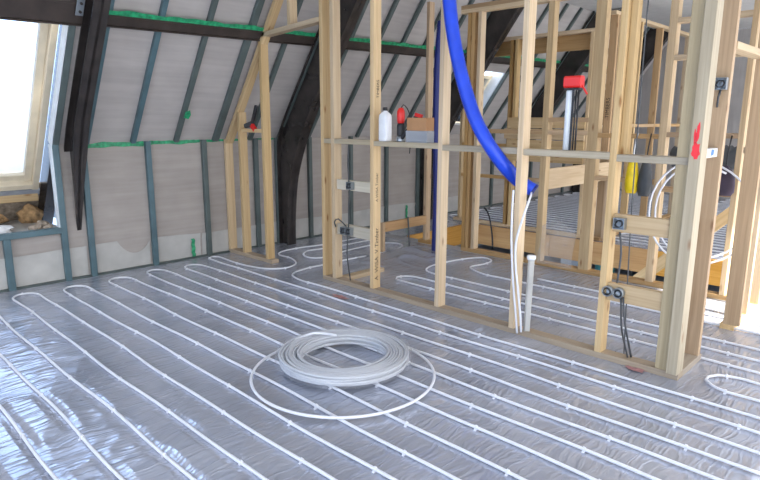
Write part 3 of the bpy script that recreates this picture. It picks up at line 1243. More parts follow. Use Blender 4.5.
# ------------------------------------------------------------------ coil of spare pipe on the floor
CC = Vector((2.485, 2.745, 0.0))
COILZ = 0.030
coil = thing('pipe_coil', (CC.x, CC.y, COILZ), 'large wrapped coil of translucent white pipe lying on the floor', 'pipe coil')
V, F = [], []
cr = 0.0092
layers, rows = 4, 8
for lay in range(layers):
    for row in range(rows):
        R0 = 0.282 + row * 0.0186 + (0.009 if lay % 2 else 0)
        z = COILZ + cr + lay * 0.0166
        ph = random.random() * 6.28
        ring = []
        for k in range(56):
            a = 2 * math.pi * k / 56
            rr = R0 + 0.0045 * math.sin(2 * a + ph) + 0.003 * math.sin(3 * a + 2 * ph)
            ring.append(Vector((CC.x + rr * math.cos(a), CC.y + rr * math.sin(a), z + 0.002 * math.sin(a + ph))))
        v, f = tube_data(ring, cr, 6, True)
        o_ = len(V)
        V += v
        F += [tuple(q + o_ for q in ff) for ff in f]
tb = mesh_ob('coiled_tubing', V, F, M['coil'], coil, smooth=True)
# shrink wrap: a crumpled clear sleeve over the top, outside and inside of the ring
V, F = [], []
na = 120
sect = [(0.446, 0.004), (0.450, 0.025), (0.450, 0.055), (0.446, 0.074), (0.425, 0.080), (0.385, 0.079), (0.33, 0.080), (0.285, 0.079), (0.262, 0.07), (0.255, 0.04), (0.262, 0.008)]
for i in range(na):
    a = 2 * math.pi * i / na
    for j, (rr, zz) in enumerate(sect):
        e = 0.008 * math.sin(9 * a + 1.7 * j) * math.sin(4 * a + j) + random.uniform(-0.003, 0.003)
        if j >= 8:
            e += -0.02 * abs(math.sin(2.5 * a)) - 0.012 * math.sin(7 * a)
        V.append((CC.x + (rr + e) * math.cos(a), CC.y + (rr + e) * math.sin(a), COILZ + max(0.003, zz + 0.35 * e)))
ns = len(sect)
for i in range(na):
    for j in range(ns - 1):
        F.append((i * ns + j, ((i + 1) % na) * ns + j, ((i + 1) % na) * ns + j + 1, i * ns + j + 1))
mesh_ob('shrink_wrap', V, F, M['wrap'], coil, smooth=True)
# loose outer turn of the coil
LC = on_z(343.5, 372.5, 0.03)
A_ = [on_z(250, 371, 0.03), on_z(437, 374, 0.03), on_z(343, 409.5, 0.03), on_z(344, 336, 0.03)]
RL = sum((Vector((p.x - LC.x, p.y - LC.y))).length for p in A_) / 4
ring = []
for k in range(84):
    t = k / 83
    a = 0.95 + 2 * math.pi * 0.985 * t
    rr = RL * (1 + 0.012 * math.sin(2 * a))
    lift = 0.0
    if t < 0.13:
        q = (0.13 - t) / 0.13
        rr -= 0.16 * q * q
        lift = 0.085 * min(1, q * 1.6)
    ring.append(Vector((LC.x + rr * math.cos(a), LC.y + rr * math.sin(a), 0.034 + lift)))
tube('loose_turn', coil, ring, PR, M['pipe'], 8)

# ------------------------------------------------------------------ timber partitions
SW, SD = 0.045, 0.095          # stud: narrow edge, depth
FX = 3.77                      # front face of the front partition
HT = 3.10
front = thing('stud_partition', (FX + SD / 2, 3.6, 0), 'long pine stud partition across the middle of the room, doorway at its left end', 'stud wall', kind='thing')


def stud_y(parent, x, y, z0, z1, mat, name='stud', w=SW, d=SD):
    """stud of a wall that runs along y; y is its far edge"""
    return block(name, parent, (x, y - w, z0), (x + d, y, z1), mat)


def noggin_y(parent, x, ya, yb, ztop, mat, h=SW, d=SD, name='noggin'):
    return block(name, parent, (x, min(ya, yb), ztop - h), (x + d, max(ya, yb), ztop), mat)


PL = 0.045                     # plate thickness
block('bottom_plate', front, (FX, 1.07, 0.0), (FX + SD, 4.48, PL), M['plate'])
block('bottom_plate', front, (FX, 5.36, 0.0), (FX + SD, 6.25, PL), M['plate'])
# sloping top plate under the roof
sp0 = Vector((FX + SD / 2, 6.17, slope_y(0) * 0 + KNEE + SL * (WALL_Y - 6.17) - 0.06))
pz0 = KNEE + SL * (WALL_Y - 6.17)
cy0, cz0 = 6.21, KNEE + SL * (WALL_Y - 6.21) - 0.08
cy1, cz1 = 5.0, KNEE + SL * (WALL_Y - 5.0) - 0.10
beam('sloping_plate', front, (FX + SD / 2, cy0, cz0), (FX + SD / 2, cy1, cz1), (1, 0, 0), SD, SW, M['pine'])


def slope_cut(y):
    return cz0 + (cy0 - y) * (cz1 - cz0) / (cy0 - cy1) - 0.03


S = {}
S['wall'] = stud_y(front, FX, 6.25, PL, 1.36, M['pine'])
S['mid'] = stud_y(front, FX, 5.94, PL, slope_cut(5.94), M['pine'])
S['jamb'] = stud_y(front, FX, 5.475, PL, 2.40, M['pine'])
S['corner'] = stud_y(front, FX, 4.48, PL, HT, M['pine'])
S['corner2'] = stud_y(front, FX, 4.33, PL, HT, M['pine'])
S['text'] = stud_y(front, FX, 3.80, PL, HT, M['pine'])
S['s440'] = stud_y(front, FX, 3.025, PL, HT, M['pine'])
S['s520'] = stud_y(front, FX - 0.01, 2.29, PL, HT, M['pine'])
S['s610'] = stud_y(front, FX, 1.615, PL, HT, M['pine'])
S['flat'] = block('stud', front, (FX + 0.012, 1.140, PL), (FX + 0.057, 1.215, HT), M['pine_grey'])
S['end'] = block('stud', front, (FX - 0.03, 1.07, PL), (FX + 0.085, 1.135, HT), M['pine_grey'])
block('cripple_stud', front, (FX + 0.035, 1.525, 1.386), (FX + SD, 1.569, HT), M['pine'])
block('top_plate', front, (FX, 1.07, HT), (FX + SD, 5.02, HT + PL), M['pine'])
# doorway head and the cripple above it
beam('door_head', front, (FX + SD / 2, 5.50, 2.455), (FX + SD / 2, 4.482, 2.515), (1, 0, 0), SD, SW, M['pine'])
block('cripple_stud', front, (FX, 4.92, 2.512), (FX + SD, 4.965, HT), M['pine'])
# middle row of noggins, staggered as nailed
MID = [(4.48 - SW, 4.33, 1.415), (4.33 - SW, 3.80, 1.415), (3.80 - SW, 3.025, 1.41), (3.025 - SW, 2.29, 1.40), (2.29 - SW, 1.615, 1.395), (1.615 - SW, 1.135, 1.385)]
for ya, yb_, z in MID:
    noggin_y(front, FX + 0.002, ya, yb_, z, M['pine_grey'])
# wide, low noggins that carry the socket boxes
noggin_y(front, FX + 0.03, 4.285, 3.80, 1.03, M['pine_pale'], h=0.095, d=SW)
noggin_y(front, FX + 0.03, 4.285, 3.80, 0.60, M['pine_pale'], h=0.11, d=SW)
noggin_y(front, FX + 0.03, 1.57, 1.216, 1.00, M['pine'], h=0.115, d=SW)
noggin_y(front, FX + 0.03, 1.57, 1.216, 0.535, M['pine'], h=0.12, d=SW)

# printed words up the side of two studs
ts = S['text']
yt = 3.80 - SW - 0.0006
text_ob('printed_words', ts, 'A  WISA  V Timber', 0.062, (FX + 0.063, yt, 0.12), (0, 0, 1), (-1, 0, 0), M['ink'])
text_ob('printed_words', ts, 'TIMBERS', 0.042, (FX + 0.068, yt, 1.78), (0, 0, 1), (-1, 0, 0), M['ink'])
o = text_ob('printed_words', ts, 'A WISA Timber', 0.040, (FX + 0.058, yt, 0.86), (0, 0, 1), (-1, 0, 0), M['ink'])


# red spray marks on the end post
def splash(parent, x, yc_, zc_, ry, rz, mat, seed, name='paint_mark', n=18):
    rs = random.Random(seed)
    V = [(x, yc_, zc_)]
    for k in range(n):
        a = 2 * math.pi * k / n
        q = rs.uniform(0.7, 1.15)
        V.append((x, yc_ + ry * q * math.cos(a), zc_ + rz * q * math.sin(a)))
    F = [(0, 1 + (k + 1) % n, 1 + k) for k in range(n)]
    return mesh_ob(name, V, F, mat, parent)


ex = FX - 0.0312
splash(S['end'], ex, 1.100, 1.43, 0.023, 0.055, M['redpaint'], 3)
splash(S['end'], ex, 1.098, 1.53, 0.010, 0.065, M['redpaint'], 4)
splash(S['end'], ex, 1.112, 1.505, 0.007, 0.045, M['redpaint'], 5)

# nib wall that returns from the end post, and the doorway wall beyond it
DY = 1.07
nib = thing('stud_partition', (4.2, 1.12, 0), 'pine doorway partition standing behind the red-marked post at right', 'stud wall', kind='thing')
block('bottom_plate', nib, (FX + SD + 0.002, DY, 0.0), (4.235, DY + SD, PL), M['plate'])
block('stud', nib, (4.175, DY + 0.005, PL), (4.22, DY + 0.105, HT), M['pine_brown'])
nz = block('noggin', nib, (FX + SD + 0.002, DY + 0.03, 1.375), (4.173, DY + 0.075, 1.43), M['plaster'])
V = [(4.03, DY + 0.029, 1.385), (4.09, DY + 0.029, 1.39), (4.10, DY + 0.029, 1.422), (4.045, DY + 0.029, 1.425)]
mesh_ob('blue_mark', V, [(0, 1, 2, 3)], M['bluepaint'], nz)
block('noggin', nib, (4.222, DY, 2.03), (5.018, DY + SD, 2.075), M['pine'], 0.0025)
block('noggin', nib, (4.222, DY, 1.88 + 0.6), (5.018, DY + SD, 1.925 + 0.6), M['pine'], 0.0025)
block('bottom_plate', nib, (5.02, DY, 0.0), (5.83, DY + SD, PL), M['pine'])
block('stud', nib, (5.02, DY - 0.035, PL), (5.065, DY + 0.075, HT), M['pine_brown'])
block('stud', nib, (5.40, DY, PL), (5.445, DY + SD, HT), M['pine'])
block('stud', nib, (5.78, DY, PL), (5.825, DY + SD, HT), M['pine'])
block('noggin', nib, (5.067, DY, 1.36), (5.398, DY + SD, 1.405), M['pine'])
block('noggin', nib, (5.447, DY, 1.36), (5.778, DY + SD, 1.405), M['pine'])
block('top_plate', nib, (FX + SD + 0.002, DY, HT), (5.83, DY + SD, HT + PL), M['pine'])

# short wall that leaves the front partition at its doorway corner
spur = thing('stud_partition', (4.2, 4.3, 0), 'short timber plate running back from the doorway corner studs', 'stud wall', kind='thing')
block('bottom_plate', spur, (FX + SD + 0.002, 4.235, 0.0), (4.42, 4.33, PL), M['pine'])
block('top_plate', spur, (FX + SD + 0.002, 4.235, HT), (5.80, 4.33, HT + PL), M['pine'])

# back partition along the stairwell
BX = 5.86
BH = 2.80
back = thing('stud_partition', (BX + SD / 2, 3.0, 0), 'pine stud partition between the inner floor and the stairwell', 'stud wall', kind='thing')
block('bottom_plate', back, (BX, 1.30, 0.0), (BX + SD, 4.30, PL), M['pine_brown'])
block('bottom_plate', back, (BX, 4.78, 0.0), (BX + SD, 5.0, PL), M['pine_brown'])
for y, mt, w_ in ((4.30, 'pine_brown', SW), (4.155, 'pine', SW), (3.275, 'pine', 0.07), (2.76, 'pine', 0.11), (2.06, 'pine', 0.07), (1.40, 'pine', SW)):
    stud_y(back, BX, y, PL, BH, M[mt], w=w_)
stud_y(back, BX, 4.92, PL, 3.0, M['pine_brown'])
stud_y(back, BX + 0.002, 4.245, PL, BH, M['pine_brown'])
block('top_plate', back, (BX, 1.30, BH), (BX + SD, 4.40, BH + PL), M['pine'])
block('top_plate', back, (BX, 1.30, BH + PL + 0.001), (BX + SD, 4.40, BH + 2 * PL), M['pine_brown'])
for ya, yb_, z in ((4.11, 3.275, 1.49), (3.23, 2.76, 1.49), (2.715, 2.06, 1.47), (2.015, 1.40, 1.49), (3.23, 2.76, 1.62)):
    noggin_y(back, BX + 0.002, ya, yb_, z, M['pine_brown'])
noggin_y(back, BX + 0.002, 2.015, 1.40, 0.98, M['pine_brown'])
noggin_y(back, BX + 0.002, 1.99, 1.40, 2.50, M['pine'])
noggin_y(back, BX + 0.002, 1.99, 1.40, 2.18, M['pine'])
noggin_y(back, BX + 0.002, 2.715, 2.06, 1.04, M['pine_brown'])

nib2 = thing('stud_partition', (5.5, 4.87, 0), 'small timber nib with a low orange board behind the front partition', 'stud wall', kind='thing')
block('noggin_post', nib2, (5.04, 4.86, 0.0), (5.085, 4.905, 0.375), M['pine_brown'])
block('noggin', nib2, (5.087, 4.86, 0.26), (5.855, 4.905, 0.375), M['osb'])

# guard along the stairs
guard = thing('stair_guard', (6.8, 3.25, 0), 'cream sunlit guard board bridging the stairwell behind the partition', 'guard rail')
block('guard_board', guard, (BX + SD + 0.002, 3.232, 0.84), (7.60, 3.272, 1.07), M['pine'])
block('guard_post', guard, (7.60, 3.20, 0.02), (7.66, 3.29, 1.12), M['pine_brown'])

# wall beyond the stairwell, along the stairs
side = thing('stud_partition', (9.2, 3.4, 0), 'brown stud wall on the far floor, printed stud at its near end', 'stud wall', kind='thing')
block('bottom_plate', side, (7.64, 3.33, 0.0), (13.0, 3.425, PL), M['pine_brown'])
block('top_plate', side, (7.64, 3.33, 2.90), (13.0, 3.425, 2.945), M['pine'])
for k, x in enumerate((7.70, 8.5, 9.25, 10.5, 11.6, 12.6)):
    o = block('stud', side, (x, 3.33, PL), (x + SW, 3.425, 2.90), M['pine_brown'] if k % 2 == 0 else M['pine'])
    if k == 0:
        block('stud', side, (x + 0.08, 3.33, PL), (x + 0.08 + SW, 3.425, 2.90), M['pine'])
        text_ob('printed_words', o, 'TIMBERS', 0.07, (x - 0.0006, 3.355, 1.62), (0, 0, 1), (0, 1, 0), M['ink'])
for a, b_ in ((7.825, 8.5), (8.545, 9.25), (9.295, 10.5), (10.545, 11.6)):
    block('noggin', side, (a, 3.335, 1.5), (b_, 3.42, 1.545), M['pine_brown'])

# partition beyond the stairwell that runs parallel to the first two
farp = thing('stud_partition', (7.65, 4.7, 0), 'stud partition on the far side of the stairwell below the skylight', 'stud wall', kind='thing')
FPX_ = 7.54
block('bottom_plate', farp, (FPX_, 3.50, 0.021), (FPX_ + SD, 5.7, 0.021 + PL), M['pine'])
for y, mt in ((5.62, 'pine'), (4.78, 'pine_brown'), (4.70, 'pine'), (4.18, 'pine_brown'), (3.60, 'pine')):
    stud_y(farp, FPX_, y, 0.021 + PL, min(2.70, KNEE + SL * (WALL_Y - y) - 0.08), M[mt])
block('top_plate', farp, (FPX_, 3.50, 2.70), (FPX_ + SD, 5.15, 2.745), M['pine'])
block('lintel', farp, (FPX_ + 0.1, 3.50, 2.50), (FPX_ + 0.145, 5.15, 2.70), M['pine_brown'])
for ya, yb_, z in ((5.575, 4.78, 0.78), (4.655, 4.18, 0.78), (5.575, 4.78, 1.25), (4.655, 4.18, 1.25), (4.135, 3.60, 1.25)):
    noggin_y(farp, FPX_ + 0.002, ya, yb_, z, M['pine_brown'])

# pale boards leaning on the far stairs, stacked sheets of timber
stack = thing('board_stack', (7.2, 4.4, 1.15), 'horizontal planks nailed across the far side of the stairwell', 'planks')
for k in range(4):
    block('plank', stack, (FPX_ - 0.03, 3.58, 1.02 + 0.155 * k), (FPX_ - 0.004, 4.80 - 0.05 * (k % 2), 1.165 + 0.155 * k), M['pine'])

# sloping stair string
st0, st1 = on_x(637, 280, 6.6), on_x(735, 210.5, 6.6)
strg = beam('stair_string', None, st0 + (st0 - st1) * 0.3, st1, (0, 0.6, 0.8), 0.12, 0.035, M['pine'])
tag(strg, 'sloping pale timber stair string rising in the stairwell behind the end post', 'timber')

# ------------------------------------------------------------------ hoses, conduit, cables
def ribbed(name, parent, pts, r, mat, pitch=0.012, depth=0.06, sides=14):
    line = catmull(pts, pitch / 2)
    rad = [r * (1 + depth * (1 if i % 2 else -1)) for i in range(len(line))]
    return tube(name, parent, line, r, mat, sides, False, rad)


hp = [on_x(445, -60, 3.70), on_x(448.5, -10, 3.695), on_x(452.5, 30, 3.69), on_x(459, 65, 3.69), on_x(468.5, 100, 3.69), on_x(478, 125, 3.69),
      on_x(490, 146, 3.705), on_x(503, 164, 3.79), on_x(518, 180, 3.93), on_x(533, 190, 3.98)]
hose = thing('duct_hose', hp[0], 'bright blue ribbed hose hanging in a curve across the front partition', 'hose')
ribbed('ribbed_sleeve', hose, hp, 0.050, M['blue'])
e0, e1 = hp[-2], hp[-1]
ax = (e1 - e0).normalized()
lathe('end_collar', hose, e1 - ax * 0.005, [(0.049, 0), (0.053, 0.004), (0.053, 0.02), (0.046, 0.022)], M['navy'], 18, ax)

nb = on_z(435.0, 252)
nv = thing('duct_hose', (nb.x, nb.y, 0.02), 'dark navy ribbed hose standing upright behind the partition stud', 'hose')
ribbed('ribbed_sleeve', nv, [Vector((nb.x, nb.y, 0.02)), Vector((nb.x + 0.01, nb.y, 0.7)), Vector((nb.x - 0.01, nb.y + 0.01, 1.5)), Vector((nb.x, nb.y + 0.02, 2.2)), Vector((nb.x + 0.02, nb.y, 2.70))], 0.045, M['navy'], 0.02)

# white pipes that leave the blue hose
wp1 = [hp[-1] + Vector((0, 0.01, -0.01)), on_x(530, 198, 3.83), on_x(524, 215, 3.735), on_x(516.5, 240, 3.735), on_x(515.5, 262, 3.735), on_x(518, 290, 3.735), on_x(520.5, 318, 3.735), on_x(521, 332, 3.74)]
o = tube('conduit', None, catmull(wp1, 0.03), 0.0085, M['pipe'], 8)
tag(o, 'white conduit slanting down from the blue hose end across a stud', 'conduit')
wp2 = [on_x(513.5, 190, 3.735), on_x(512, 215, 3.733), on_x(511.5, 245, 3.733), on_x(513, 280, 3.733), on_x(516, 318, 3.735), on_x(517, 333, 3.74)]
o = tube('conduit', None, catmull(wp2, 0.03), 0.0080, M['pipe'], 8)
tag(o, 'thin white conduit hanging straight down beside the slanting one', 'conduit')
b0 = on_z(526.5, 331, 0.045)
b1 = on_x(531.5, 258, b0.x + 0.02)
tr = thing('cable_trunking', b0, 'white lath of cable trunking leaning behind the partition plate', 'trunking')
beam('trunking_body', tr, b0, b1, (0.7, -0.7, 0), 0.045, 0.018, M['membrane'])
beam('trunking_lid', tr, b0 + Vector((-0.011, -0.011, 0.01)), b1 + Vector((-0.011, -0.011, -0.004)), (0.7, -0.7, 0), 0.034, 0.006, M['membrane'])
lathe('trunking_cap', tr, b1, [(0.030, -0.012), (0.034, 0.0), (0.032, 0.018), (0.02, 0.022)], M['white_plastic'], 12)

# hanging loops of white pipe by the doorway
hc = on_x(701, 212, 5.70)
lp = []
for k in range(56):
    a = 2.0 - 2 * math.pi * 1.75 * k / 55
    r = 0.40 + 0.07 * k / 55
    lp.append(Vector((5.72 - 0.0016 * k, hc.y + r * math.cos(a) * 0.95, hc.z + r * math.sin(a) + 0.02 * math.sin(2 * a))))
hl = thing('hanging_pipe', (5.70, hc.y, hc.z - 0.45), 'white pipe hung in wide loops behind the right doorway', 'pipe')
tube('tubing', hl, catmull(lp, 0.05), 0.009, M['pipe'], 8)
tube('hanging_strap', hl, catmull([Vector((5.66, hc.y, hc.z + 0.46)), Vector((5.70, hc.y, hc.z + 0.52)), Vector((5.80, hc.y, hc.z + 0.58)), Vector((5.858, hc.y, 1.48)), Vector((5.70, hc.y + 0.01, hc.z + 0.44)), Vector((5.66, hc.y, hc.z + 0.42))], 0.03), 0.006, M['black'], 6)


def round_box(t, c, r=0.035, d=0.045):
    """round metal knock-out box, open to the room"""
    return lathe('box_shell', t, c, [(r * 0.9, 0), (r, 0.004), (r, d), (r * 0.86, d), (r * 0.84, 0.012), (0.004, 0.010)], M['zinc'], 18, (-1, 0, 0))


def socket(label, y, z, n, drops, x=FX + 0.03, square=False):
    t = thing('back_box', (x - 0.02, y, z), label, 'electrical box')
    for k in range(n):
        c = Vector((x - 0.001, y - 0.072 * k, z))
        if square:
            for lo, hi in (((-0.045, -0.036, -0.036), (-0.001, -0.033, 0.036)), ((-0.045, 0.033, -0.036), (-0.001, 0.036, 0.036)),
                           ((-0.045, -0.033, -0.036), (-0.001, 0.033, -0.033)), ((-0.045, -0.033, 0.033), (-0.001, 0.033, 0.036)), ((-0.006, -0.033, -0.033), (-0.001, 0.033, 0.033))):
                block('box_wall', t, c + Vector(lo), c + Vector(hi), M['zinc'], 0.0005)
        else:
            round_box(t, c)
        # tails of wire curled inside
        w = []
        for q in range(14):
            a = q * 0.95
            w.append(c + Vector((-0.022 - 0.0025 * q, 0.022 * math.cos(a), 0.022 * math.sin(a))))
        tube('wire', t, catmull(w, 0.01), 0.0032, M['black'], 6)
    for pts_ in drops:
        tube('cable', t, catmull(pts_, 0.04), 0.0065, M['cable'], 6)
    return t


X0 = FX + 0.01
socket('upper metal socket box on the noggin left of the printed stud', 4.07, 0.985, 1,
       [[Vector((X0, 4.09, 1.36)), Vector((X0 - 0.02, 4.08, 1.2)), Vector((X0 - 0.01, 4.08, 1.02))]], square=True)
socket('lower pair of metal socket boxes on the noggin left of the printed stud', 4.16, 0.545, 2,
       [[Vector((X0 + 0.02, 4.10, 0.95)), Vector((X0 - 0.005, 4.09, 0.8)), Vector((X0 + 0.0, 4.10, 0.58))],
        [Vector((X0 - 0.01, 4.10, 0.51)), Vector((X0 - 0.02, 4.10, 0.3)), Vector((X0 + 0.03, 4.11, 0.05))],
        [Vector((X0 - 0.01, 4.12, 0.59)), Vector((X0 - 0.05, 4.19, 0.66)), Vector((X0 - 0.04, 4.26, 0.62)), Vector((X0 - 0.03, 4.25, 0.57))]], square=True)
socket('upper dark socket box on the noggin beside the end post', 1.515, 0.945, 1,
       [[Vector((X0 + 0.04, 1.53, 0.90)), Vector((X0 + 0.02, 1.50, 0.75)), Vector((X0 + 0.0, 1.50, 0.55))]], square=True)
socket('lower pair of round socket boxes beside the end post', 1.555, 0.485, 2,
       [[Vector((X0 + 0.005, 1.47, 0.46)), Vector((X0 - 0.01, 1.44, 0.25)), Vector((X0 + 0.03, 1.40, 0.05))],
        [Vector((X0 + 0.005, 1.455, 0.46)), Vector((X0 - 0.02, 1.42, 0.3)), Vector((X0 + 0.05, 1.385, 0.05))]])
cb = tube('hanging_cable', None, catmull([Vector((FX + 0.11, 1.495, 3.0)), Vector((FX + 0.11, 1.50, 2.2)), Vector((FX + 0.11, 1.495, 1.6)), Vector((FX + 0.112, 1.49, 1.1)), Vector((FX + 0.10, 1.47, 0.6)), Vector((FX + 0.105, 1.45, 0.03))], 0.05), 0.0042, M['cable'], 6)
tag(cb, 'thin grey cable hanging straight behind the noggins beside the end post', 'cable')
cb = tube('hanging_cable', None, catmull([Vector((5.48, 4.845, 0.385)), Vector((5.46, 4.83, 0.40)), Vector((5.44, 4.80, 0.3)), Vector((5.43, 4.78, 0.1)), Vector((5.42, 4.76, 0.03))], 0.04), 0.010, M['cable'], 6)
tag(cb, 'dark cable bent over the low orange board', 'cable')
cb = tube('hanging_cable', None, catmull([Vector((7.40, 5.02, 0.30)), Vector((7.40, 4.97, 0.26)), Vector((7.42, 4.92, 0.12)), Vector((7.40, 4.86, -0.1)), Vector((7.40, 4.84, -0.3))], 0.04), 0.013, M['black'], 6)
tag(cb, 'black cable drooping over the far edge of the stairwell', 'cable')

# ------------------------------------------------------------------ things left on the noggins
RZ = 1.41
# white canister
bx = FX + 0.045
cn = thing('canister', (bx, 3.655, RZ), 'white plastic canister standing on the noggin beside the printed stud', 'bottle')
V, F = [], []
secs = [(0.040, 0.050, 0.0), (0.043, 0.054, 0.010), (0.043, 0.054, 0.20), (0.040, 0.050, 0.225), (0.028, 0.032, 0.245), (0.016, 0.016, 0.255), (0.016, 0.016, 0.268)]
for a_, b_, z_ in secs:
    for k in range(20):
        an = 2 * math.pi * k / 20
        cx_ = math.copysign(abs(math.cos(an)) ** 0.55, math.cos(an))
        sy_ = math.copysign(abs(math.sin(an)) ** 0.55, math.sin(an))
        V.append((bx + a_ * cx_, 3.655 + b_ * sy_, RZ + z_))
for i in range(len(secs) - 1):
    for k in range(20):
        F.append((i * 20 + k, i * 20 + (k + 1) % 20, (i + 1) * 20 + (k + 1) % 20, (i + 1) * 20 + k))
F += [tuple(range(19, -1, -1)), tuple(len(V) - 20 + k for k in range(20))]
mesh_ob('canister_body', V, F, M['white_plastic'], cn, smooth=True)
lathe('screw_cap', cn, (bx, 3.655, RZ + 0.262), [(0.020, 0), (0.021, 0.004), (0.021, 0.026), (0.017, 0.030)], M['black'], 16)

# angle grinder standing on its head
gd = thing('angle_grinder', (bx, 3.47, RZ), 'black and red angle grinder stood up beside the white canister', 'power tool')
lathe('motor_body', gd, (bx, 3.47, RZ + 0.045), [(0.030, 0), (0.034, 0.01), (0.034, 0.09), (0.028, 0.11)], M['black'], 16)
lathe('gear_head', gd, (bx, 3.47, RZ + 0.0), [(0.036, 0), (0.038, 0.01), (0.034, 0.045)], M['zinc'], 16)
lathe('rear_handle', gd, (bx, 3.47, RZ + 0.155), [(0.027, 0), (0.033, 0.02), (0.036, 0.06), (0.033, 0.10), (0.022, 0.125), (0.012, 0.13)], M['red'], 16)
beam('side_handle', gd, (bx - 0.01, 3.445, RZ + 0.03), (bx - 0.01, 3.385, RZ + 0.10), (1, 0, 0), 0.028, 0.028, M['black'], 0.007)
tube('power_cord', gd, catmull([Vector((bx, 3.47, RZ + 0.285)), Vector((bx + 0.01, 3.45, RZ + 0.31)), Vector((bx + 0.045, 3.42, RZ + 0.25)), Vector((bx + 0.055, 3.40, RZ + 0.1)), Vector((bx + 0.05, 3.41, RZ - 0.1))], 0.02), 0.0045, M['black'], 6)

# shallow clear tub and the open cardboard box on it
tb_ = thing('clear_tub', (bx, 3.27, RZ), 'shallow clear plastic tub under the open cardboard box', 'tub')
def open_box(t, name, c, hx, hy, h, th, mat):
    x_, y_, z_ = c
    block(name + '_base', t, (x_ - hx, y_ - hy, z_), (x_ + hx, y_ + hy, z_ + th), mat, 0.0005)
    block(name + '_side', t, (x_ - hx, y_ - hy, z_ + th), (x_ - hx + th, y_ + hy, z_ + h), mat, 0.0005)
    block(name + '_side', t, (x_ + hx - th, y_ - hy, z_ + th), (x_ + hx, y_ + hy, z_ + h), mat, 0.0005)
    block(name + '_side', t, (x_ - hx + th, y_ - hy, z_ + th), (x_ + hx - th, y_ - hy + th, z_ + h), mat, 0.0005)
    block(name + '_side', t, (x_ - hx + th, y_ + hy - th, z_ + th), (x_ + hx - th, y_ + hy, z_ + h), mat, 0.0005)
open_box(tb_, 'tub', (bx, 3.255, RZ), 0.048, 0.115, 0.095, 0.003, M['tub'])
for k in range(6):
    lathe('packet', tb_, (bx - 0.012 + 0.02 * (k % 2), 3.165 + 0.034 * k, RZ + 0.004), [(0.014, 0), (0.016, 0.02), (0.013, 0.055)], M['cable'] if k % 3 else M['zinc'], 8)
cbx = thing('cardboard_box', (bx, 3.25, RZ + 0.096), 'small open brown cardboard box resting on the clear tub', 'box')
open_box(cbx, 'box', (bx, 3.25, RZ + 0.097), 0.050, 0.105, 0.105, 0.004, M['card'])
rd = thing('screw_packet', (bx, 3.29, RZ + 0.1), 'red packet poking out of the brown cardboard box', 'packet')
beam('packet_body', rd, (bx - 0.01, 3.30, RZ + 0.104), (bx + 0.005, 3.27, RZ + 0.235), (0, 1, 0.2), 0.07, 0.03, M['red'])
beam('packet_label', rd, (bx - 0.026, 3.297, RZ + 0.15), (bx - 0.021, 3.282, RZ + 0.21), (0, 1, 0.2), 0.05, 0.002, M['black'])

# sealant gun
gy, gz = 1.915, 1.396
gx = FX + 0.05
sg = thing('sealant_gun', (gx, gy, gz), 'grey sealant gun with a red grip standing upright on a noggin', 'tool')
lathe('cartridge', sg, (gx, gy + 0.025, gz + 0.002), [(0.026, 0), (0.026, 0.39), (0.020, 0.395)], M['bright_metal'], 18)
for dy in (-0.018, -0.036):
    lathe('push_rod', sg, (gx, gy + dy, gz + 0.002), [(0.006, 0), (0.006, 0.42)], M['black'], 8)
beam('frame_bar', sg, (gx - 0.028, gy - 0.012, gz + 0.002), (gx - 0.028, gy - 0.012, gz + 0.40), (0, 1, 0), 0.016, 0.006, M['black'])
block('end_plate', sg, (gx - 0.032, gy - 0.045, gz + 0.40), (gx + 0.03, gy + 0.055, gz + 0.412), M['black'], 0.002)
V, F = [], []
block('grip', sg, (gx - 0.035, gy - 0.058, gz + 0.413), (gx + 0.03, gy + 0.060, gz + 0.49), M['red'], 0.012)
beam('trigger', sg, (gx, gy - 0.055, gz + 0.43), (gx, gy - 0.095, gz + 0.37), (1, 0, 0), 0.016, 0.010, M['red'])

# small tool on the doorway studs
hk = thing('hand_tool', (FX + 0.02, 5.72, 1.40), 'dark hand tool with a red tip lodged between the studs left of the doorway', 'tool')
p = on_x(254, 128, FX + 0.03)
beam('tool_body', hk, p + Vector((0, 0.03, 0.05)), p + Vector((0, 0.16, 0.02)), (1, 0, 0), 0.05, 0.05, M['cable'], 0.01)
beam('tool_arm', hk, p + Vector((0, 0.03, 0.05)), p + Vector((0, -0.06, 0.24)), (1, 0, 0), 0.035, 0.035, M['black'], 0.008)
beam('red_tip', hk, p + Vector((0, -0.02, -0.02)), p + Vector((0, 0.04, 0.03)), (1, 0, 0), 0.04, 0.06, M['red'], 0.012)
noggin_y(front, FX + 0.02, 5.893, 5.477, p.z - 0.03 + 0.02, M['pine'], h=0.04, d=0.05)

# yellow bag and dark tool bag on the back partition
def sack(name, c, w, h, d, mat, label, cat, seed):
    rs = random.Random(seed)
    t = thing(name, c, label, cat)
    x_, y_, z_ = c
    V, F = [], []
    n = 16
    prof = [(0.75, 0.0), (1.0, 0.12), (1.05, 0.35), (0.9, 0.65), (0.6, 0.86), (0.22, 0.95), (0.34, 1.0)]
    for s_, zz in prof:
        for k in range(n):
            a = 2 * math.pi * k / n
            q = s_ * (1 + rs.uniform(-0.08, 0.08))
            V.append((x_ + d / 2 * q * math.sin(a), y_ + w / 2 * q * math.cos(a), z_ + h * zz))
    for i in range(len(prof) - 1):
        for k in range(n):
            F.append((i * n + k, i * n + (k + 1) % n, (i + 1) * n + (k + 1) % n, (i + 1) * n + k))
    F += [tuple(range(n - 1, -1, -1)), tuple(len(V) - n + k for k in range(n))]
    mesh_ob('bag_body', V, F, mat, t, smooth=True)
    return t


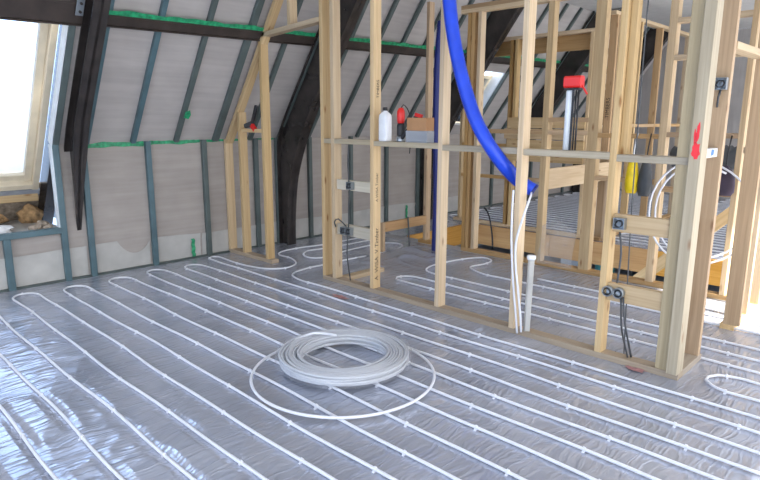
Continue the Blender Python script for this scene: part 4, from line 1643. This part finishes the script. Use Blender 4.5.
c = on_x(630.5, 193, 5.79)
y1 = sack('carrier_bag', (5.79, c.y, c.z), 0.12, 0.36, 0.10, M['yellow'], 'yellow plastic bag hung on the back partition beside the thin cable', 'bag', 4)
tube('bag_string', y1, catmull([Vector((5.79, c.y, c.z + 0.35)), Vector((5.80, c.y, c.z + 0.45)), Vector((5.845, c.y, 1.475))], 0.05), 0.006, M['white_plastic'], 6)
c = on_x(643.5, 196, 5.79)
y2 = sack('tool_bag', (5.79, c.y, c.z), 0.13, 0.36, 0.09, M['cable'], 'dark grey tool bag hung right of the yellow bag', 'bag', 6)
tube('bag_string', y2, catmull([Vector((5.79, c.y, c.z + 0.35)), Vector((5.80, c.y, c.z + 0.45)), Vector((5.845, c.y, 1.475))], 0.05), 0.006, M['black'], 6)

# grey ribbed duct and a dark cloth over rails, seen through the right doorway
c = on_x(722, 158, 7.2)
dk = thing('duct_hose', (7.2, c.y, c.z), 'grey ribbed ventilation duct seen through the right doorway', 'duct')
ribbed('ribbed_sleeve', dk, [Vector((7.2, c.y + 0.50, c.z - 0.02)), Vector((7.2, c.y + 0.2, c.z + 0.02)), Vector((7.2, c.y - 0.2, c.z + 0.0)), Vector((7.2, c.y - 0.6, c.z - 0.05))], 0.12, M['cable'], 0.05, 0.08, 18)

# ------------------------------------------------------------------ storey below, seen under the far floor edge
c = on_x(570, 262, 8.7)
wb = thing('white_crate', (8.8, c.y, -0.85), 'white crate in the storey below, under the far floor edge', 'crate')
for k in range(3):
    block('crate_side', wb, (8.7, c.y - 0.16, -0.85 + 0.17 * k), (8.73, c.y + 0.16, -0.69 + 0.17 * k), M['white_plastic'], 0.004)
block('crate_end', wb, (8.732, c.y - 0.16, -0.85), (9.0, c.y - 0.13, -0.34), M['white_plastic'], 0.004)
block('crate_end', wb, (8.732, c.y + 0.13, -0.85), (9.0, c.y + 0.16, -0.34), M['white_plastic'], 0.004)
block('crate_base', wb, (8.732, c.y - 0.129, -0.85), (9.0, c.y + 0.129, -0.83), M['white_plastic'], 0.004)
c = on_x(602, 268, 8.5)
tb2 = thing('teal_drum', (8.6, c.y, -0.85), 'small teal drum in the storey below, right of the white crate', 'drum')
lathe('drum_body', tb2, (8.6, c.y, -0.85), [(0.13, 0), (0.14, 0.02), (0.14, 0.24), (0.145, 0.25), (0.14, 0.26), (0.14, 0.43), (0.12, 0.45)], M['teal'], 20)
lathe('drum_lid', tb2, (8.6, c.y, -0.40), [(0.145, 0), (0.148, 0.012), (0.13, 0.03)], M['white_plastic'], 20)
c = on_x(640, 278, 8.3)
lathe_ = thing('black_bucket', (8.4, c.y, -0.85), 'black bucket in the storey below, right of the teal drum', 'bucket')
lathe('bucket_body', lathe_, (8.4, c.y, -0.85), [(0.11, 0), (0.15, 0.36), (0.155, 0.37), (0.14, 0.37), (0.10, 0.03)], M['black'], 20)
tube('bucket_handle', lathe_, catmull([Vector((8.4, c.y - 0.15, -0.49)), Vector((8.36, c.y - 0.09, -0.40)), Vector((8.34, c.y, -0.36)), Vector((8.36, c.y + 0.09, -0.40)), Vector((8.4, c.y + 0.15, -0.49))], 0.03), 0.006, M['zinc'], 6)

# clear polythene draped over the foot of the back partition
V, F = [], []
ny_, nz_ = 26, 12
for i in range(ny_ + 1):
    y = 2.79 + 0.40 * i / ny_
    for j in range(nz_ + 1):
        t = j / nz_
        z = 0.05 + (0.44 + 0.05 * math.sin(13 * y)) * t
        x = BX - 0.02 - 0.07 * (1 - t) + 0.018 * math.sin(19 * y + 5 * t) * (1 - 0.6 * t) + random.uniform(-0.004, 0.004)
        V.append((x, y, z))
for i in range(ny_):
    for j in range(nz_):
        a = i * (nz_ + 1) + j
        F.append((a, a + nz_ + 1, a + nz_ + 2, a + 1))
o = mesh_ob('polythene_sheet', V, F, M['drape'], None, smooth=True)
tag(o, 'crumpled clear polythene sheet drooping against the foot of the back partition', 'plastic sheet')

# faded red setting-out marks on the film
for k, (px, py, rx, ry) in enumerate(((340, 298, 0.10, 0.05), (636, 371, 0.07, 0.035))):
    c = on_z(px, py)
    rs = random.Random(40 + k)
    V = [(c.x, c.y, 0.013)]
    n = 20
    for q in range(n):
        a = 2 * math.pi * q / n
        g = rs.uniform(0.5, 1.2)
        V.append((c.x + rx * 0.5 * g * math.cos(a), c.y + ry * 2.2 * g * math.sin(a), 0.013))
    mesh_ob('paint_mark', V, [(0, 1 + q, 1 + (q + 1) % n) for q in range(n)], M['pinkchalk'], FILM)

c = on_x(729, 196, 5.79)
y3 = sack('cloth_bag', (5.79, c.y + 0.05, c.z), 0.17, 0.26, 0.08, M['plum'], 'dark plum cloth bag hanging behind the white pipe loops', 'bag', 9)
tube('bag_string', y3, catmull([Vector((5.79, c.y + 0.05, c.z + 0.25)), Vector((5.80, c.y + 0.05, c.z + 0.36)), Vector((5.858, c.y + 0.05, 1.47))], 0.05), 0.006, M['black'], 6)

# small metal bracket box on the doorway stud behind the end post
c = on_x(722, 84, 4.175)
socket('small metal box with wires high on the doorway stud behind the end post', c.y, c.z, 1,
       [[Vector((4.165, c.y, c.z - 0.03)), Vector((4.15, c.y + 0.005, c.z - 0.08)), Vector((4.165, c.y + 0.01, c.z - 0.14))]], x=4.174, square=True)
